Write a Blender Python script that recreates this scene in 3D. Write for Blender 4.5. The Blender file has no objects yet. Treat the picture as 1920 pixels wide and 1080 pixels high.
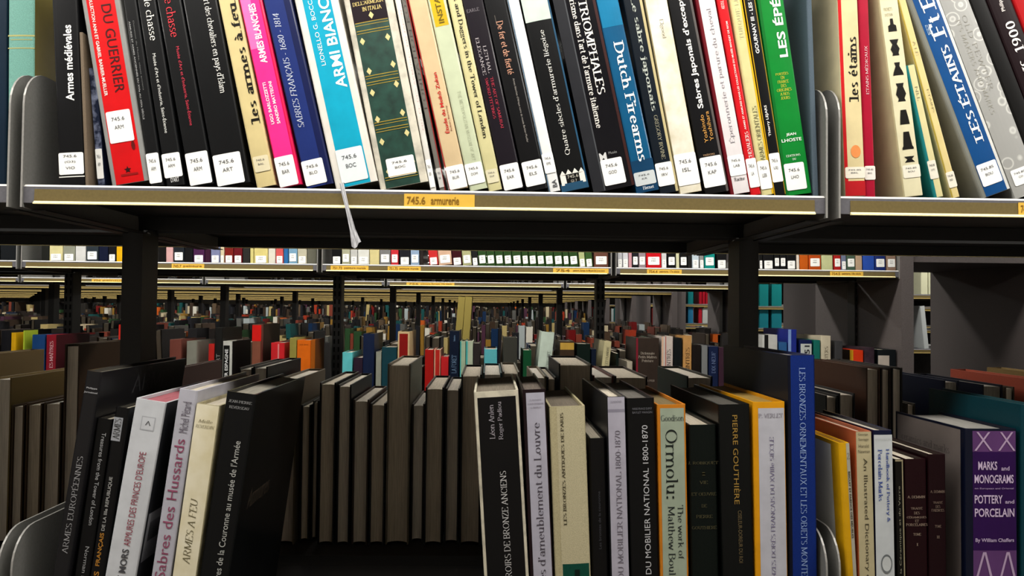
import bpy, math, random
from mathutils import Vector, Matrix
random.seed(7)
S = bpy.context.scene
C = S.collection
# ------------------------------------------------------------------ camera, world, lamps, exposure
EYE = 1.5                       # eye height in metres
FPX = 1480.0                    # focal length in pixels of the 1920 wide frame
VPX, VPY, ROLL = 916.0, 578.0, math.radians(0.58)
_yc = Vector(((VPX - 960) / FPX, -(VPY - 540) / FPX, -1)).normalized()      # world +Y seen by the camera
_xc = Vector((math.cos(ROLL), -math.sin(ROLL), 0)); _xc = (_xc - _yc * _xc.dot(_yc)).normalized()
_zc = _xc.cross(_yc)
RM = Matrix((_xc, _yc, _zc))    # camera -> world
cam_data = bpy.data.cameras.new('camera'); cam = bpy.data.objects.new('camera', cam_data); C.objects.link(cam)
cam_data.sensor_width = 36.0; cam_data.lens = FPX * 36.0 / 1920.0; cam_data.clip_start = 0.05; cam_data.clip_end = 100
cam.matrix_world = Matrix.Translation((0, 0, EYE)) @ RM.to_4x4()
S.camera = cam
def P(px, py, Y):               # the point at distance Y in front of the eye seen at pixel px, py
    d = RM @ Vector(((px - 960) / FPX, -(py - 540) / FPX, -1))
    return Vector((0, 0, EYE)) + d * (Y / d.y)
S.view_settings.view_transform = 'Standard'; S.view_settings.look = 'None'
S.view_settings.gamma = 1; S.view_settings.use_curve_mapping = False
S.view_settings.exposure = 0.0
S.cycles.max_bounces = 6; S.cycles.sample_clamp_indirect = 4
W = bpy.data.worlds.new('world'); S.world = W; W.use_nodes = True
W.node_tree.nodes['Background'].inputs[0].default_value = (1, .95, .9, 1)
W.node_tree.nodes['Background'].inputs[1].default_value = 0.012
# shelving grid: every bookcase row is two shelves back to back, rows stand one aisle apart
D0, ROWGAP, DEEP, BAY, GX = 0.969, 1.72, 0.69, 1.000, 0.427
US, LS = EYE + 0.1445, EYE - 0.416          # tops of the upper and the lower shelf
YF = [D0 + ROWGAP * k for k in range(11)]
LAMP_Z, LAMP_BACK, LAMP_W = EYE + 0.74, 0.36, 11.2
def lamp(k, x0, x1, power, where=''):     # a ceiling strip over the aisle in front of row k
    y = YF[k] - LAMP_BACK
    h = bpy.data.objects.new('ceiling_strip_light', None); C.objects.link(h); h.location = ((x0 + x1) / 2, y, LAMP_Z)
    h['label'] = 'long strip light over the aisle before the %s bookcase row%s' % (ORD[k], where)
    h['category'] = 'ceiling light'; h['group'] = 'strip lights over the aisles'
    ld = bpy.data.lights.new('tube', 'AREA'); ld.shape = 'RECTANGLE'; ld.size = x1 - x0; ld.size_y = 0.12
    ld.energy = power * (x1 - x0); ld.color = (1.0, 0.965, 0.90)
    lo = bpy.data.objects.new('tube', ld); C.objects.link(lo); lo.parent = h
    m = MB(); L = (x1 - x0) / 2
    m.box(-L, L, -.075, .075, .01, .05, 0); m.box(-L, L, -.08, -.075, -.02, .05, 0); m.box(-L, L, .075, .08, -.02, .05, 0)
    for q in (-L * .8, 0, L * .8): m.box(q - .004, q + .004, -.004, .004, .05, 2.9 - LAMP_Z, 0)
    m.build('housing', [M('d8d8d4', .4)], h)
ORD = ['first', 'second', 'third', 'fourth', 'fifth', 'sixth', 'seventh', 'eighth', 'ninth', 'tenth', 'eleventh', 'twelfth', 'thirteenth',
       'fourteenth', 'fifteenth', 'sixteenth', 'seventeenth', 'eighteenth', 'nineteenth', 'twentieth']
ORD += ['twenty-' + o for o in ORD[:9]] + ['thirtieth'] + ['thirty-' + o for o in ORD[:9]] + ['fortieth'] + ['forty-' + o for o in ORD[:9]] + ['fiftieth'] + ['fifty-' + o for o in ORD[:9]]
# ------------------------------------------------------------------ materials
def lin(h):
    v = [int(h[i:i + 2], 16) / 255 for i in (0, 2, 4)]
    return tuple(c / 12.92 if c <= .04045 else ((c + .055) / 1.055) ** 2.4 for c in v) + (1,)
MATS = {}
def M(hexc, rough=.5, metal=0.0, kind='cloth'):
    key = (hexc, rough, metal, kind)
    if key in MATS: return MATS[key]
    m = bpy.data.materials.new(kind + '_' + hexc); m.use_nodes = True; nt = m.node_tree
    b = nt.nodes['Principled BSDF']; col = lin(hexc)
    if kind in ('gloss', 'cloth', 'worn'): col = tuple(c ** 1.22 for c in col[:3]) + (1,)      # covers as printed are deeper than the lit picture
    b.inputs['Roughness'].default_value = rough; b.inputs['Metallic'].default_value = metal
    if not metal: b.inputs['Specular IOR Level'].default_value = .16
    tc = nt.nodes.new('ShaderNodeTexCoord'); mp = nt.nodes.new('ShaderNodeMapping'); nz = nt.nodes.new('ShaderNodeTexNoise')
    rp = nt.nodes.new('ShaderNodeValToRGB'); nt.links.new(tc.outputs['Object'], mp.inputs[0]); nt.links.new(mp.outputs[0], nz.inputs['Vector'])
    lo, hi, a, z = .8, 1.0, .35, .65
    nz.inputs['Scale'].default_value = 60; nz.inputs['Detail'].default_value = 3
    if kind == 'pages':
        mp.inputs['Scale'].default_value = (30, .6, .6); nz.inputs['Scale'].default_value = 40; lo = .72
    elif kind == 'cloth':
        nz.inputs['Scale'].default_value = 900; lo = .78
    elif kind == 'worn':
        nz.inputs['Scale'].default_value = 45; nz.inputs['Detail'].default_value = 8; lo = .55; a, z = .3, .55
    elif kind == 'ink': lo = .95
    elif kind == 'metal': nz.inputs['Scale'].default_value = 300; lo = .88
    elif kind == 'gloss': nz.inputs['Scale'].default_value = 35; lo = .88
    rp.color_ramp.elements[0].position = a; rp.color_ramp.elements[1].position = z
    rp.color_ramp.elements[0].color = tuple(c * lo for c in col[:3]) + (1,); rp.color_ramp.elements[1].color = tuple(c * hi for c in col[:3]) + (1,)
    nt.links.new(nz.outputs['Fac'], rp.inputs[0]); nt.links.new(rp.outputs[0], b.inputs['Base Color'])
    if kind == 'gloss':
        b.inputs['Coat Weight'].default_value = .15; b.inputs['Coat Roughness'].default_value = .12
    if kind in ('cloth', 'worn', 'pages'):
        bp = nt.nodes.new('ShaderNodeBump'); bp.inputs['Strength'].default_value = .25; bp.inputs['Distance'].default_value = .0006
        nt.links.new(nz.outputs['Fac'], bp.inputs['Height']); nt.links.new(bp.outputs[0], b.inputs['Normal'])
    MATS[key] = m
    return m
def mix_mat(name, c1, c2, scale, a, z, rough=.4, stretch=(1, 1, 1)):
    m = bpy.data.materials.new(name); m.use_nodes = True; nt = m.node_tree; b = nt.nodes['Principled BSDF']
    tc = nt.nodes.new('ShaderNodeTexCoord'); mp = nt.nodes.new('ShaderNodeMapping'); nz = nt.nodes.new('ShaderNodeTexNoise'); rp = nt.nodes.new('ShaderNodeValToRGB')
    mp.inputs['Scale'].default_value = stretch; nz.inputs['Scale'].default_value = scale; nz.inputs['Detail'].default_value = 4
    nt.links.new(tc.outputs['Object'], mp.inputs[0]); nt.links.new(mp.outputs[0], nz.inputs['Vector']); nt.links.new(nz.outputs['Fac'], rp.inputs[0])
    rp.color_ramp.elements[0].position = a; rp.color_ramp.elements[1].position = z
    rp.color_ramp.elements[0].color = lin(c1); rp.color_ramp.elements[1].color = lin(c2)
    nt.links.new(rp.outputs[0], b.inputs['Base Color']); b.inputs['Roughness'].default_value = rough
    return m
def medal_mat(name, base, ring, scale):
    m = bpy.data.materials.new(name); m.use_nodes = True; nt = m.node_tree; b = nt.nodes['Principled BSDF']
    tc = nt.nodes.new('ShaderNodeTexCoord'); vo = nt.nodes.new('ShaderNodeTexVoronoi'); rp = nt.nodes.new('ShaderNodeValToRGB'); vo.inputs['Scale'].default_value = scale
    nt.links.new(tc.outputs['Object'], vo.inputs['Vector']); nt.links.new(vo.outputs['Distance'], rp.inputs[0]); e = rp.color_ramp.elements
    e[0].position = 0; e[0].color = lin(base); e[1].position = .6; e[1].color = lin(base)
    for p, c in ((.16, ring), (.22, base), (.34, base), (.40, ring), (.46, base)):
        q = e.new(p); q.color = lin(c)
    nt.links.new(rp.outputs[0], b.inputs['Base Color']); b.inputs['Roughness'].default_value = .35
    return m
# ------------------------------------------------------------------ mesh builder
class MB:
    def __init__(s): s.v = []; s.f = []; s.m = []
    def quad(s, a, b, c, d, mi=0): s.poly([a, b, c, d], mi)
    def poly(s, pts, mi=0):
        n = len(s.v); s.v += [tuple(p) for p in pts]; s.f.append(tuple(range(n, n + len(pts)))); s.m.append(mi)
    def box(s, x0, x1, y0, y1, z0, z1, mi=0):
        n = len(s.v)
        s.v += [(x, y, z) for z in (z0, z1) for y in (y0, y1) for x in (x0, x1)]
        for f in ((0, 2, 3, 1), (4, 5, 7, 6), (0, 1, 5, 4), (2, 6, 7, 3), (0, 4, 6, 2), (1, 3, 7, 5)):
            s.f.append(tuple(n + i for i in f)); s.m.append(mi)
    def prism_x(s, prof, x0, x1, mi=0):     # closed (y, z) outline swept along x
        n = len(s.v); k = len(prof)
        s.v += [(x0, y, z) for y, z in prof] + [(x1, y, z) for y, z in prof]
        for i in range(k):
            j = (i + 1) % k; s.f.append((n + i, n + j, n + k + j, n + k + i)); s.m.append(mi)
        s.f.append(tuple(n + i for i in range(k))[::-1]); s.m.append(mi)
        s.f.append(tuple(n + k + i for i in range(k))); s.m.append(mi)
    def prism_z(s, prof, z0, z1, mi=0):     # closed (x, y) outline swept along z
        n = len(s.v); k = len(prof)
        s.v += [(x, y, z0) for x, y in prof] + [(x, y, z1) for x, y in prof]
        for i in range(k):
            j = (i + 1) % k; s.f.append((n + i, n + j, n + k + j, n + k + i)); s.m.append(mi)
        s.f.append(tuple(n + i for i in range(k))[::-1]); s.m.append(mi)
        s.f.append(tuple(n + k + i for i in range(k))); s.m.append(mi)
    def raw(s, v, f, mi):
        n = len(s.v); s.v += v; s.f += [tuple(n + i for i in q) for q in f]; s.m += [mi] * len(f)
    def build(s, name, mats, parent=None, loc=None):
        me = bpy.data.meshes.new(name); me.from_pydata(s.v, [], s.f)
        for m in mats: me.materials.append(m)
        if len(mats) > 1: me.polygons.foreach_set('material_index', s.m)
        me.update()
        o = bpy.data.objects.new(name, me); C.objects.link(o)
        if parent: o.parent = parent
        if loc: o.location = loc
        return o
def empty(name, loc, label=None, cat=None, group=None):
    o = bpy.data.objects.new(name, None); C.objects.link(o); o.location = loc; o.empty_display_size = .05
    if label: o['label'] = label
    if cat: o['category'] = cat
    if group: o['group'] = group
    return o
# ------------------------------------------------------------------ lettering
TEXTS = {}
def sans(text, bold=0.0):
    key = (text, bold)
    if key in TEXTS: return TEXTS[key]
    cu = bpy.data.curves.new('t', 'FONT'); cu.body = text; cu.offset = bold; cu.resolution_u = 3; cu.fill_mode = 'FRONT'
    o = bpy.data.objects.new('t', cu); C.objects.link(o)
    dg = bpy.context.evaluated_depsgraph_get(); me = o.evaluated_get(dg).to_mesh()
    v = [(p.co.x, p.co.y) for p in me.vertices]; f = [tuple(p.vertices) for p in me.polygons]
    o.evaluated_get(dg).to_mesh_clear(); bpy.data.objects.remove(o); bpy.data.curves.remove(cu)
    TEXTS[key] = (v, f); return v, f
# a pen-stroke roman: V stem (x y0 y1 serifs: 1 foot, 2 head, 4 flag), L line, A arc
G = {
'A': (9, 'L .8 0 4.4 10 8 0;L 2.2 3.5 6.6 3.5;L -.2 0 2 0;L 6.8 0 9.2 0'), 'B': (8, 'V 1.5 0 10 3;L 1.5 10 4 10;L 1.5 5.2 4.3 5.2;L 1.5 0 4.3 0;A 4 7.6 2.8 2.4 -90 90;A 4.3 2.6 3.2 2.6 -90 90'),
'C': (9, 'A 5 5 4.2 5 48 312;L 8 8.8 8 6.6'), 'D': (9.4, 'V 1.5 0 10 3;L 1.5 10 4 10;L 1.5 0 4 0;A 4 5 4.6 5 -90 90'), 'E': (8, 'V 1.5 0 10 3;L 1.5 10 7 10 7 8;L 1.5 5.2 5.6 5.2;L 1.5 0 7.3 0 7.3 2'),
'F': (7.6, 'V 1.5 0 10 3;L 1.5 10 7 10 7 8;L 1.5 5.2 5.6 5.2'), 'G': (9.8, 'A 5 5 4.2 5 48 320;V 8.2 .5 4.6 2'), 'H': (9.8, 'V 1.5 0 10 3;V 8.2 0 10 3;L 1.5 5.2 8.2 5.2'), 'I': (3.6, 'V 1.8 0 10 3'),
'J': (4.6, 'V 3 2 10 2;A 1.4 2 1.6 2 180 360'), 'K': (9, 'V 1.5 0 10 3;L 7.2 10 1.8 4.5;L 3.4 6 8 0;L 6.2 10 8.6 10;L 6.8 0 9.2 0'), 'L': (7.6, 'V 1.5 0 10 3;L 1.5 0 7.2 0 7.2 2.3'),
'M': (11.4, 'V 1.5 0 10 3;V 9.8 0 10 3;L 1.5 10 5.6 1 9.8 10'), 'N': (9.8, 'V 1.5 0 10 3;V 8.2 0 10 2;L 1.5 10 8.2 0'), 'O': (10, 'A 5 5 4.3 5 0 360'), 'P': (7.8, 'V 1.5 0 10 3;L 1.5 10 4 10;L 1.5 4.6 4 4.6;A 4 7.3 3 2.7 -90 90'),
'Q': (10, 'A 5 5 4.3 5 0 360;L 5.5 1.5 8.5 -1.6'), 'R': (8.8, 'V 1.5 0 10 3;L 1.5 10 4 10;L 1.5 4.9 4 4.9;A 4 7.45 2.9 2.55 -90 90;L 4 4.9 7.8 0;L 7 0 9.2 0'), 'S': (7.4, 'A 3.8 7.5 2.7 2.5 35 270;A 3.8 2.5 3 2.5 90 -145'),
'T': (8.8, 'V 4.4 0 10 1;L .6 8 .6 10 8.2 10 8.2 8'), 'U': (9.6, 'V 1.6 3 10 2;V 8 3 10 2;A 4.8 3 3.2 3 180 360'), 'V': (9, 'L .8 10 4.5 0 8.2 10;L -.2 10 2 10;L 7.2 10 9.2 10'),
'W': (12.4, 'L .8 10 3.6 0 6.2 9 8.8 0 11.6 10;L -.2 10 2 10;L 10.6 10 12.6 10'), 'X': (8.8, 'L 1 10 7.8 0;L 7.6 10 1 0;L 0 10 2.2 10;L 6.6 0 9 0;L 6.6 10 8.6 10;L 0 0 2 0'),
'Y': (8.8, 'L .8 10 4.4 5 8 10;V 4.4 0 5 1;L -.2 10 2 10;L 7 10 9 10'), 'Z': (8, 'L 1 8.3 1 10 7 10 .8 0 7.2 0 7.2 1.8'),
'a': (6.4, 'A 3 1.9 2.2 1.9 0 360;V 5.1 0 4.8 1;A 3.2 4.6 1.9 2 0 165'), 'b': (7.2, 'V 1.5 0 10 4;A 3.9 3.3 2.6 3.3 0 360'), 'c': (6.2, 'A 3.6 3.3 2.8 3.3 45 315'), 'd': (7.2, 'A 3.3 3.3 2.6 3.3 0 360;V 5.7 0 10 5'),
'e': (6.6, 'L .9 3.6 6 3.6;A 3.5 3.3 2.6 3.3 0 318'), 'f': (4.4, 'V 2.2 0 8 1;A 4 8 1.8 2 60 180;L .6 6.6 4.2 6.6'), 'g': (6.6, 'A 3.3 4.4 2.3 2.2 0 360;A 3.3 -.8 2.6 1.8 0 360;L 5 6 6.4 6.6'),
'h': (7.8, 'V 1.5 0 10 5;A 3.9 4.2 2.3 2.4 0 180;V 6.2 0 4.2 1'), 'i': (3.4, 'V 1.7 0 6.6 5;A 1.7 8.9 .25 .4 0 360'), 'j': (3.4, 'V 2 -2 6.6 4;A 2 8.9 .25 .4 0 360;A .8 -2 1.2 1.2 230 360'), 'k': (7, 'V 1.5 0 10 5;L 6 6.6 1.8 2.8;L 3.2 4.2 6.6 0;L 5.2 0 7.2 0'),
'l': (3.4, 'V 1.7 0 10 5'), 'm': (11.4, 'V 1.5 0 6.6 5;A 3.7 4.3 2.1 2.3 0 180;V 5.8 0 4.3 1;A 7.9 4.3 2.1 2.3 0 180;V 10 0 4.3 1'), 'n': (7.8, 'V 1.5 0 6.6 5;A 3.9 4.2 2.3 2.4 0 180;V 6.2 0 4.2 1'), 'o': (7, 'A 3.5 3.3 2.8 3.3 0 360'),
'p': (7.2, 'V 1.5 -3 6.6 5;A 3.9 3.3 2.6 3.3 0 360'), 'q': (7.2, 'A 3.3 3.3 2.6 3.3 0 360;V 5.7 -3 6.6 1'), 'r': (5.2, 'V 1.5 0 6.6 5;A 3.6 4.6 2 2 50 160'), 's': (5.4, 'A 2.8 4.95 1.9 1.65 30 270;A 2.8 1.65 2.1 1.65 90 -145'),
't': (4.4, 'V 2 1.3 8.6 0;A 3.3 1.3 1.3 1.3 180 330;L .6 6.6 4 6.6'), 'u': (7.6, 'V 1.6 2.4 6.6 4;A 3.6 2.3 2 2.3 180 360;V 5.8 0 6.6 5'), 'v': (6.8, 'L .6 6.6 3.4 0 6.2 6.6;L -.2 6.6 1.6 6.6;L 5.2 6.6 7 6.6'),
'w': (9.8, 'L .6 6.6 2.8 0 4.9 6 7 0 9.2 6.6;L -.2 6.6 1.6 6.6;L 8.2 6.6 10 6.6'), 'x': (6.8, 'L .8 6.6 6 0;L 5.8 6.6 .8 0;L 0 6.6 2 6.6;L 4.8 0 7 0'), 'y': (6.8, 'L .6 6.6 3.5 .2;L 6.2 6.6 3 -2 1.6 -3;L -.2 6.6 1.6 6.6;L 5.2 6.6 7 6.6'), 'z': (6, 'L .8 5.2 .8 6.6 5.2 6.6 .6 0 5.4 0 5.4 1.4'),
'0': (7, 'A 3.5 5 2.7 5 0 360'), '1': (5, 'V 2.7 0 10 1;L 1 8.6 2.7 10'), '2': (7, 'A 3.5 7.4 2.6 2.6 0 165;L 6 7 .9 0 6.4 0 6.4 1.6'), '3': (7, 'A 3.2 7.6 2.4 2.4 -90 150;A 3.2 2.6 2.8 2.6 90 -150'), '4': (7.4, 'V 5 0 10 1;L 5 10 .6 3 7 3'),
'5': (7, 'L 6 10 1.6 10 1.4 5.4;A 3.3 3 2.9 3 110 -145'), '6': (7, 'A 3.5 3 2.7 3 0 360;A 5.6 4 4.8 6 110 180'), '7': (7, 'L 1 8.4 1 10 6.2 10 2.5 0'), '8': (7, 'A 3.5 7.5 2.2 2.5 0 360;A 3.5 2.6 2.7 2.6 0 360'), '9': (7, 'A 3.5 7 2.7 3 0 360;A 1.4 6 4.8 6 290 360'),
' ': (3.6, ''), '.': (3, 'A 1.4 .4 .3 .5 0 360'), ',': (3, 'L 1.5 .6 1 -1.4'), ':': (3.4, 'A 1.6 .6 .35 .6 0 360;A 1.6 5.6 .35 .6 0 360'), "'": (2.6, 'L 1.3 10 1.1 7.6'), '-': (4.6, 'L .8 3.4 3.8 3.4;L .8 3.6 3.8 3.6'),
'&': (9.4, 'A 3.8 7.8 1.8 2.2 0 360;A 3.4 2.5 2.6 2.5 60 360;L 2.6 6.2 8.6 0;L 6 2.5 7.4 5'), '+': (3, ''), '(': (3, 'A 4 4 2.8 7 125 235'), ')': (3, 'A -1 4 2.8 7 -55 55')}
ACC = {'é': 'e/', 'è': 'e`', 'ê': 'e^', 'à': 'a`', 'É': 'E/', 'È': 'E`', 'ô': 'o^', 'Ç': 'C,', 'ç': 'c,', 'Ô': 'O^', 'î': 'i^', 'Î': 'I^'}
def roman(text, a=.6, b=.2, slant=0.0, track=0.0, xs=1.0):
    key = (text, a, b, slant, track, xs)
    if key in TEXTS: return TEXTS[key]
    V, F = [], []
    def pen(pts, a=a, b=b, closed=False):
        n = len(V); k = len(pts); pts = [(q[0] * xs, q[1]) for q in pts]
        for i, (x, y) in enumerate(pts):
            q0 = pts[i - 1] if i or closed else pts[0]; q1 = pts[(i + 1) % k] if i < k - 1 or closed else pts[-1]
            dx, dy = q1[0] - q0[0], q1[1] - q0[1]; l = math.hypot(dx, dy) or 1; nx, ny = -dy / l, dx / l
            s = math.sqrt(a * a * nx * nx + b * b * ny * ny); ox, oy = a * a * nx / s, b * b * ny / s
            V.append((x + ox, y + oy)); V.append((x - ox, y - oy))
        for i in range(k if closed else k - 1):
            j = (i + 1) % k; F.append((n + 2 * i, n + 2 * j, n + 2 * j + 1, n + 2 * i + 1))
    x = 0.0
    for ch in text:
        base, acc = (ACC[ch][0], ACC[ch][1]) if ch in ACC else (ch, '')
        w, ops = G.get(base, G['o']); n0 = len(V)
        for op in filter(None, ops.split(';')):
            t = op.split(); n = [float(q) for q in t[1:]]
            if t[0] == 'L':
                pts = list(zip(n[::2], n[1::2]))
                for i in range(len(pts) - 1): pen(pts[i:i + 2])
            elif t[0] == 'V':
                X, y0, y1, k = n; k = int(k); pen([(X, y0), (X, y1)]); e = a * 1.9 + .2
                if k & 1: pen([(X - e, y0 + b), (X + e, y0 + b)])
                if k & 2: pen([(X - e, y1 - b), (X + e, y1 - b)])
                if k & 4: pen([(X - e, y1 - .55), (X, y1 - b)], a, b * 1.6)
            else:
                cx, cy, rx, ry, a0, a1 = n; full = abs(a1 - a0) >= 360; st = max(6, int(abs(a1 - a0) / 20)); small = rx < .6
                r2x, r2y = (rx, ry) if small else (max(.3, rx - a * .45), max(.3, ry - b))
                pen([(cx + r2x * math.cos(math.radians(a0 + (a1 - a0) * i / st)), cy + r2y * math.sin(math.radians(a0 + (a1 - a0) * i / st))) for i in range(st if full else st + 1)], closed=full)
        h = 10.6 if base.isupper() else 7.6; c = w / 2
        if acc == '/': pen([(c - .6, h), (c + 1.4, h + 2)], a * .7, b * 1.5)
        if acc == '`': pen([(c + .6, h), (c - 1.4, h + 2)], a * .7, b * 1.5)
        if acc == '^': pen([(c - 1.6, h), (c, h + 1.8)], a * .6, b); pen([(c, h + 1.8), (c + 1.6, h)], a * .6, b)
        if acc == ',': pen([(c + .3, -.2), (c - .4, -2)], a * .7, b * 1.5)
        for i in range(n0, len(V)): V[i] = (V[i][0] + x + slant * V[i][1], V[i][1])
        x += w * xs + track
    TEXTS[key] = (V, F); return V, F
def lettering(style, text):
    if style == 's': return sans(text)
    if style == 'b': return sans(text, .018)
    if style == 'B': return sans(text, .02)
    if style == 'r': return roman(text)
    if style == 'R': return roman(text, 1.0, .28, 0, .1, 1.2)
    if style == 'F': return roman(text, 1.5, .4, 0, .3, 1.6)
    if style == 'i': return roman(text, .55, .2, .22)
    return roman(text, .45, .2, 0, 1.2)          # 't' spaced caps
def put_text(mb, style, text, u0, u1, v0, v1, way, yf, mi):
    V, F = lettering(style, text)
    if not V: return
    xs = [p[0] for p in V]; ys = [p[1] for p in V]; x0, x1, y0, y1 = min(xs), max(xs), min(ys), max(ys)
    sx, sy = 1 / max(1e-6, x1 - x0), 1 / max(1e-6, y1 - y0); out = []
    for x, y in V:
        a, b = (x - x0) * sx, (y - y0) * sy
        if way == 'H': X, Z = u0 + (u1 - u0) * a, v0 + (v1 - v0) * b
        elif way == 'U': X, Z = u1 - (u1 - u0) * b, v0 + (v1 - v0) * a
        else: X, Z = u0 + (u1 - u0) * b, v1 - (v1 - v0) * a
        out.append((X, yf(X), Z))
    mb.raw(out, F, mi)
# ------------------------------------------------------------------ books
INK, LAB = 'ink', 'f4f4f0'
def cover_profile(w, d, bul, t):
    r = min(.0022, w * .22); o = [(-w / 2, d), (-w / 2, bul + r)]; n = 6
    o.append((-w / 2 + r * .3, bul + r * .3))
    for i in range(n + 1):
        x = -w / 2 + r + (w - 2 * r) * i / n; o.append((x, bul * (2 * x / w) ** 2))
    o += [(w / 2 - r * .3, bul + r * .3), (w / 2, bul + r), (w / 2, d)]
    k = len(o); ins = []
    for i, (x, y) in enumerate(o):
        if i in (0, 1): ins.append((-w / 2 + t, max(y, t) if i == 0 else max(y, bul + t)))
        elif i in (k - 1, k - 2): ins.append((w / 2 - t, max(y, t) if i == k - 1 else max(y, bul + t)))
        else: ins.append((max(-w / 2 + t, min(w / 2 - t, x)), y + t))
    return o, ins
def add_cover(mb, w, h, d, bul, t, mi):
    o, q = cover_profile(w, d, bul, t); k = len(o); n = len(mb.v)
    for z in (0, h): mb.v += [(x, y, z) for x, y in o] + [(x, y, z) for x, y in q]
    def f(*ix): mb.f.append(tuple(n + i for i in ix)); mb.m.append(mi)
    H = 2 * k
    for i in range(k - 1):
        f(i, i + 1, H + i + 1, H + i); f(k + i, H + k + i, H + k + i + 1, k + i + 1)
        f(H + i, H + i + 1, H + k + i + 1, H + k + i); f(i, k + i, k + i + 1, i + 1)
    f(0, H, H + k, k); f(k - 1, 2 * k - 1, H + 2 * k - 1, H + k - 1)
def page_profile(w, d, t, hard):
    x = w / 2 - t - .0002; y0 = t + .0012; y1 = d - (.004 if hard else .0006); c = min(.009, w * .2) if hard else 0
    p = [(-x, y0), (x, y0)]
    for i in range(7):
        u = 1 - 2 * i / 6; p.append((x * u, y1 - c * (1 - u * u)))
    return p
def build_book(b):
    w, h, d = b['w'], b['h'], b['d']; hard = b.get('hard', w > .011); t = min(.0026, w * .17) if hard else min(.0008, w * .1)
    bul = min(.0012, w * .03) if hard else .0001
    back = b.get('back', False)
    root = empty('book', (b['X'], b['Y'], b['z0'] + .0005 + abs(math.sin(b['lean'])) * w / 2), b['label'], 'book', b.get('group'))
    root.rotation_euler = (0, -b['lean'] if back else b['lean'], math.pi if back else 0)
    rough = b.get('rough', .42); kind = b.get('kind', 'gloss'); mats = [M(b['col'], rough, 0, kind)]; idx = {}
    def mi(c, kd=INK):
        if isinstance(c, bpy.types.Material):
            if c not in mats: mats.append(c)
            return mats.index(c)
        m = M(c, .45, 0, kd)
        if m not in mats: mats.append(m)
        return mats.index(m)
    yf0 = lambda x: bul * (2 * x / w) ** 2
    mb = MB(); add_cover(mb, w, h, d, bul, t, 0)
    v_of = b.get('v_of', lambda y: y)
    def vspan(y0, y1):           # picture rows -> heights on the spine (y0 is the upper row)
        top = h - .0004 if y0 is None else v_of(y0); bot = .0004 if y1 is None else v_of(y1)
        return min(bot, top), max(bot, top)
    lvl = 0
    for (y0, y1, u0, u1, col, *kd) in b.get('panels', ()):
        lvl += 1; z0, z1 = vspan(y0, y1); z0, z1 = max(.0004, z0), min(h - .0004, z1)
        if z1 <= z0: continue
        k = mi(col, kd[0] if kd else 'gloss'); x0, x1 = (u0 - .5) * w, (u1 - .5) * w; n = 6
        for i in range(n):
            a, c = x0 + (x1 - x0) * i / n, x0 + (x1 - x0) * (i + 1) / n
            e = -.00012 - .00004 * lvl
            mb.quad((a, yf0(a) + e, z0), (c, yf0(c) + e, z0), (c, yf0(c) + e, z1), (a, yf0(a) + e, z1), k)
    for (sty, txt, y0, y1, u0, u1, col, way) in b.get('texts', ()):
        z0, z1 = vspan(y0, y1); z0 = max(z0, .002)
        put_text(mb, sty, txt, (u0 - .5) * w, (u1 - .5) * w, z0, z1, way, lambda x: yf0(x) - .0005, mi(col))
    for (pts, col) in b.get('shapes', ()):      # outlines in spine fractions (u, picture row)
        mb.poly([((u - .5) * w, yf0((u - .5) * w) - .00055, v_of(y)) for u, y in pts], mi(col))
    for (side, y0, y1, z0, z1, col, txt) in b.get('face', ()):   # on a board: fractions of depth and height
        X = (w / 2 + .0003) * (1 if side == 'R' else -1); k = mi(col)
        if txt:
            V, F = lettering(txt[0], txt[1]); xs = [p[0] for p in V]; ys = [p[1] for p in V]; out = []
            for x, y in V:
                a, c = (x - min(xs)) / (max(xs) - min(xs)), (y - min(ys)) / (max(ys) - min(ys))
                if side == 'L': a = 1 - a
                out.append((X * 1.003, d * (y0 + (y1 - y0) * a), h * (z0 + (z1 - z0) * c)))
            mb.raw(out, F, k)
        else: mb.quad((X, d * y0, h * z0), (X, d * y1, h * z0), (X, d * y1, h * z1), (X, d * y0, h * z1), k)
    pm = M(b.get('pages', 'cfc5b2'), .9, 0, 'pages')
    if b.get('simple'):
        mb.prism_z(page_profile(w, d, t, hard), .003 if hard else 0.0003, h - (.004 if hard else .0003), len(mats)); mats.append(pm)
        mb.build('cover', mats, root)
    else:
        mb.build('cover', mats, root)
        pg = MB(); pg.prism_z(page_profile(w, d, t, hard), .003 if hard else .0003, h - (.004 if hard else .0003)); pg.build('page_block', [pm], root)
    if b.get('call'):
        y0, y1, u0, u1, lines, *cc = b['call']; z0, z1 = vspan(y0, y1); z0 = max(z0, .001); lb = MB(); x0, x1 = (u0 - .5) * w, (u1 - .5) * w
        mats2 = [M(cc[0] if cc else LAB, .5, 0, INK), M('55565a', .6, 0, INK)]; r = min(.0018, (x1 - x0) * .12); n = 6
        e = -.0007
        xs = [x0, x0 + r * .3, x0 + r] + [x0 + r + (x1 - x0 - 2 * r) * i / n for i in range(1, n)] + [x1 - r, x1 - r * .3, x1]
        cut = [r, r * .3, 0] + [0] * (n - 1) + [0, r * .3, r]
        for i in range(len(xs) - 1):
            a, c, ca, cb = xs[i], xs[i + 1], cut[i], cut[i + 1]
            lb.quad((a, yf0(a) + e, z0 + ca), (c, yf0(c) + e, z0 + cb), (c, yf0(c) + e, z1 - cb), (a, yf0(a) + e, z1 - ca), 0)
        nl = max(3, len(lines) + 1); H = z1 - z0
        for i, ln in enumerate(lines):
            W_ = (x1 - x0) * min(.8, (.108 if len(ln) > 3 else .125) * len(ln)); cx = (x0 + x1) / 2 - (x1 - x0) * .03
            zt = z1 - H * (.2 + .26 * i if len(lines) < 3 else .1 + .27 * i)
            put_text(lb, 's', ln, cx - W_ / 2, cx + W_ / 2, zt - H * .12, zt, 'H', lambda x: yf0(x) + e - .0003, 1)
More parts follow.
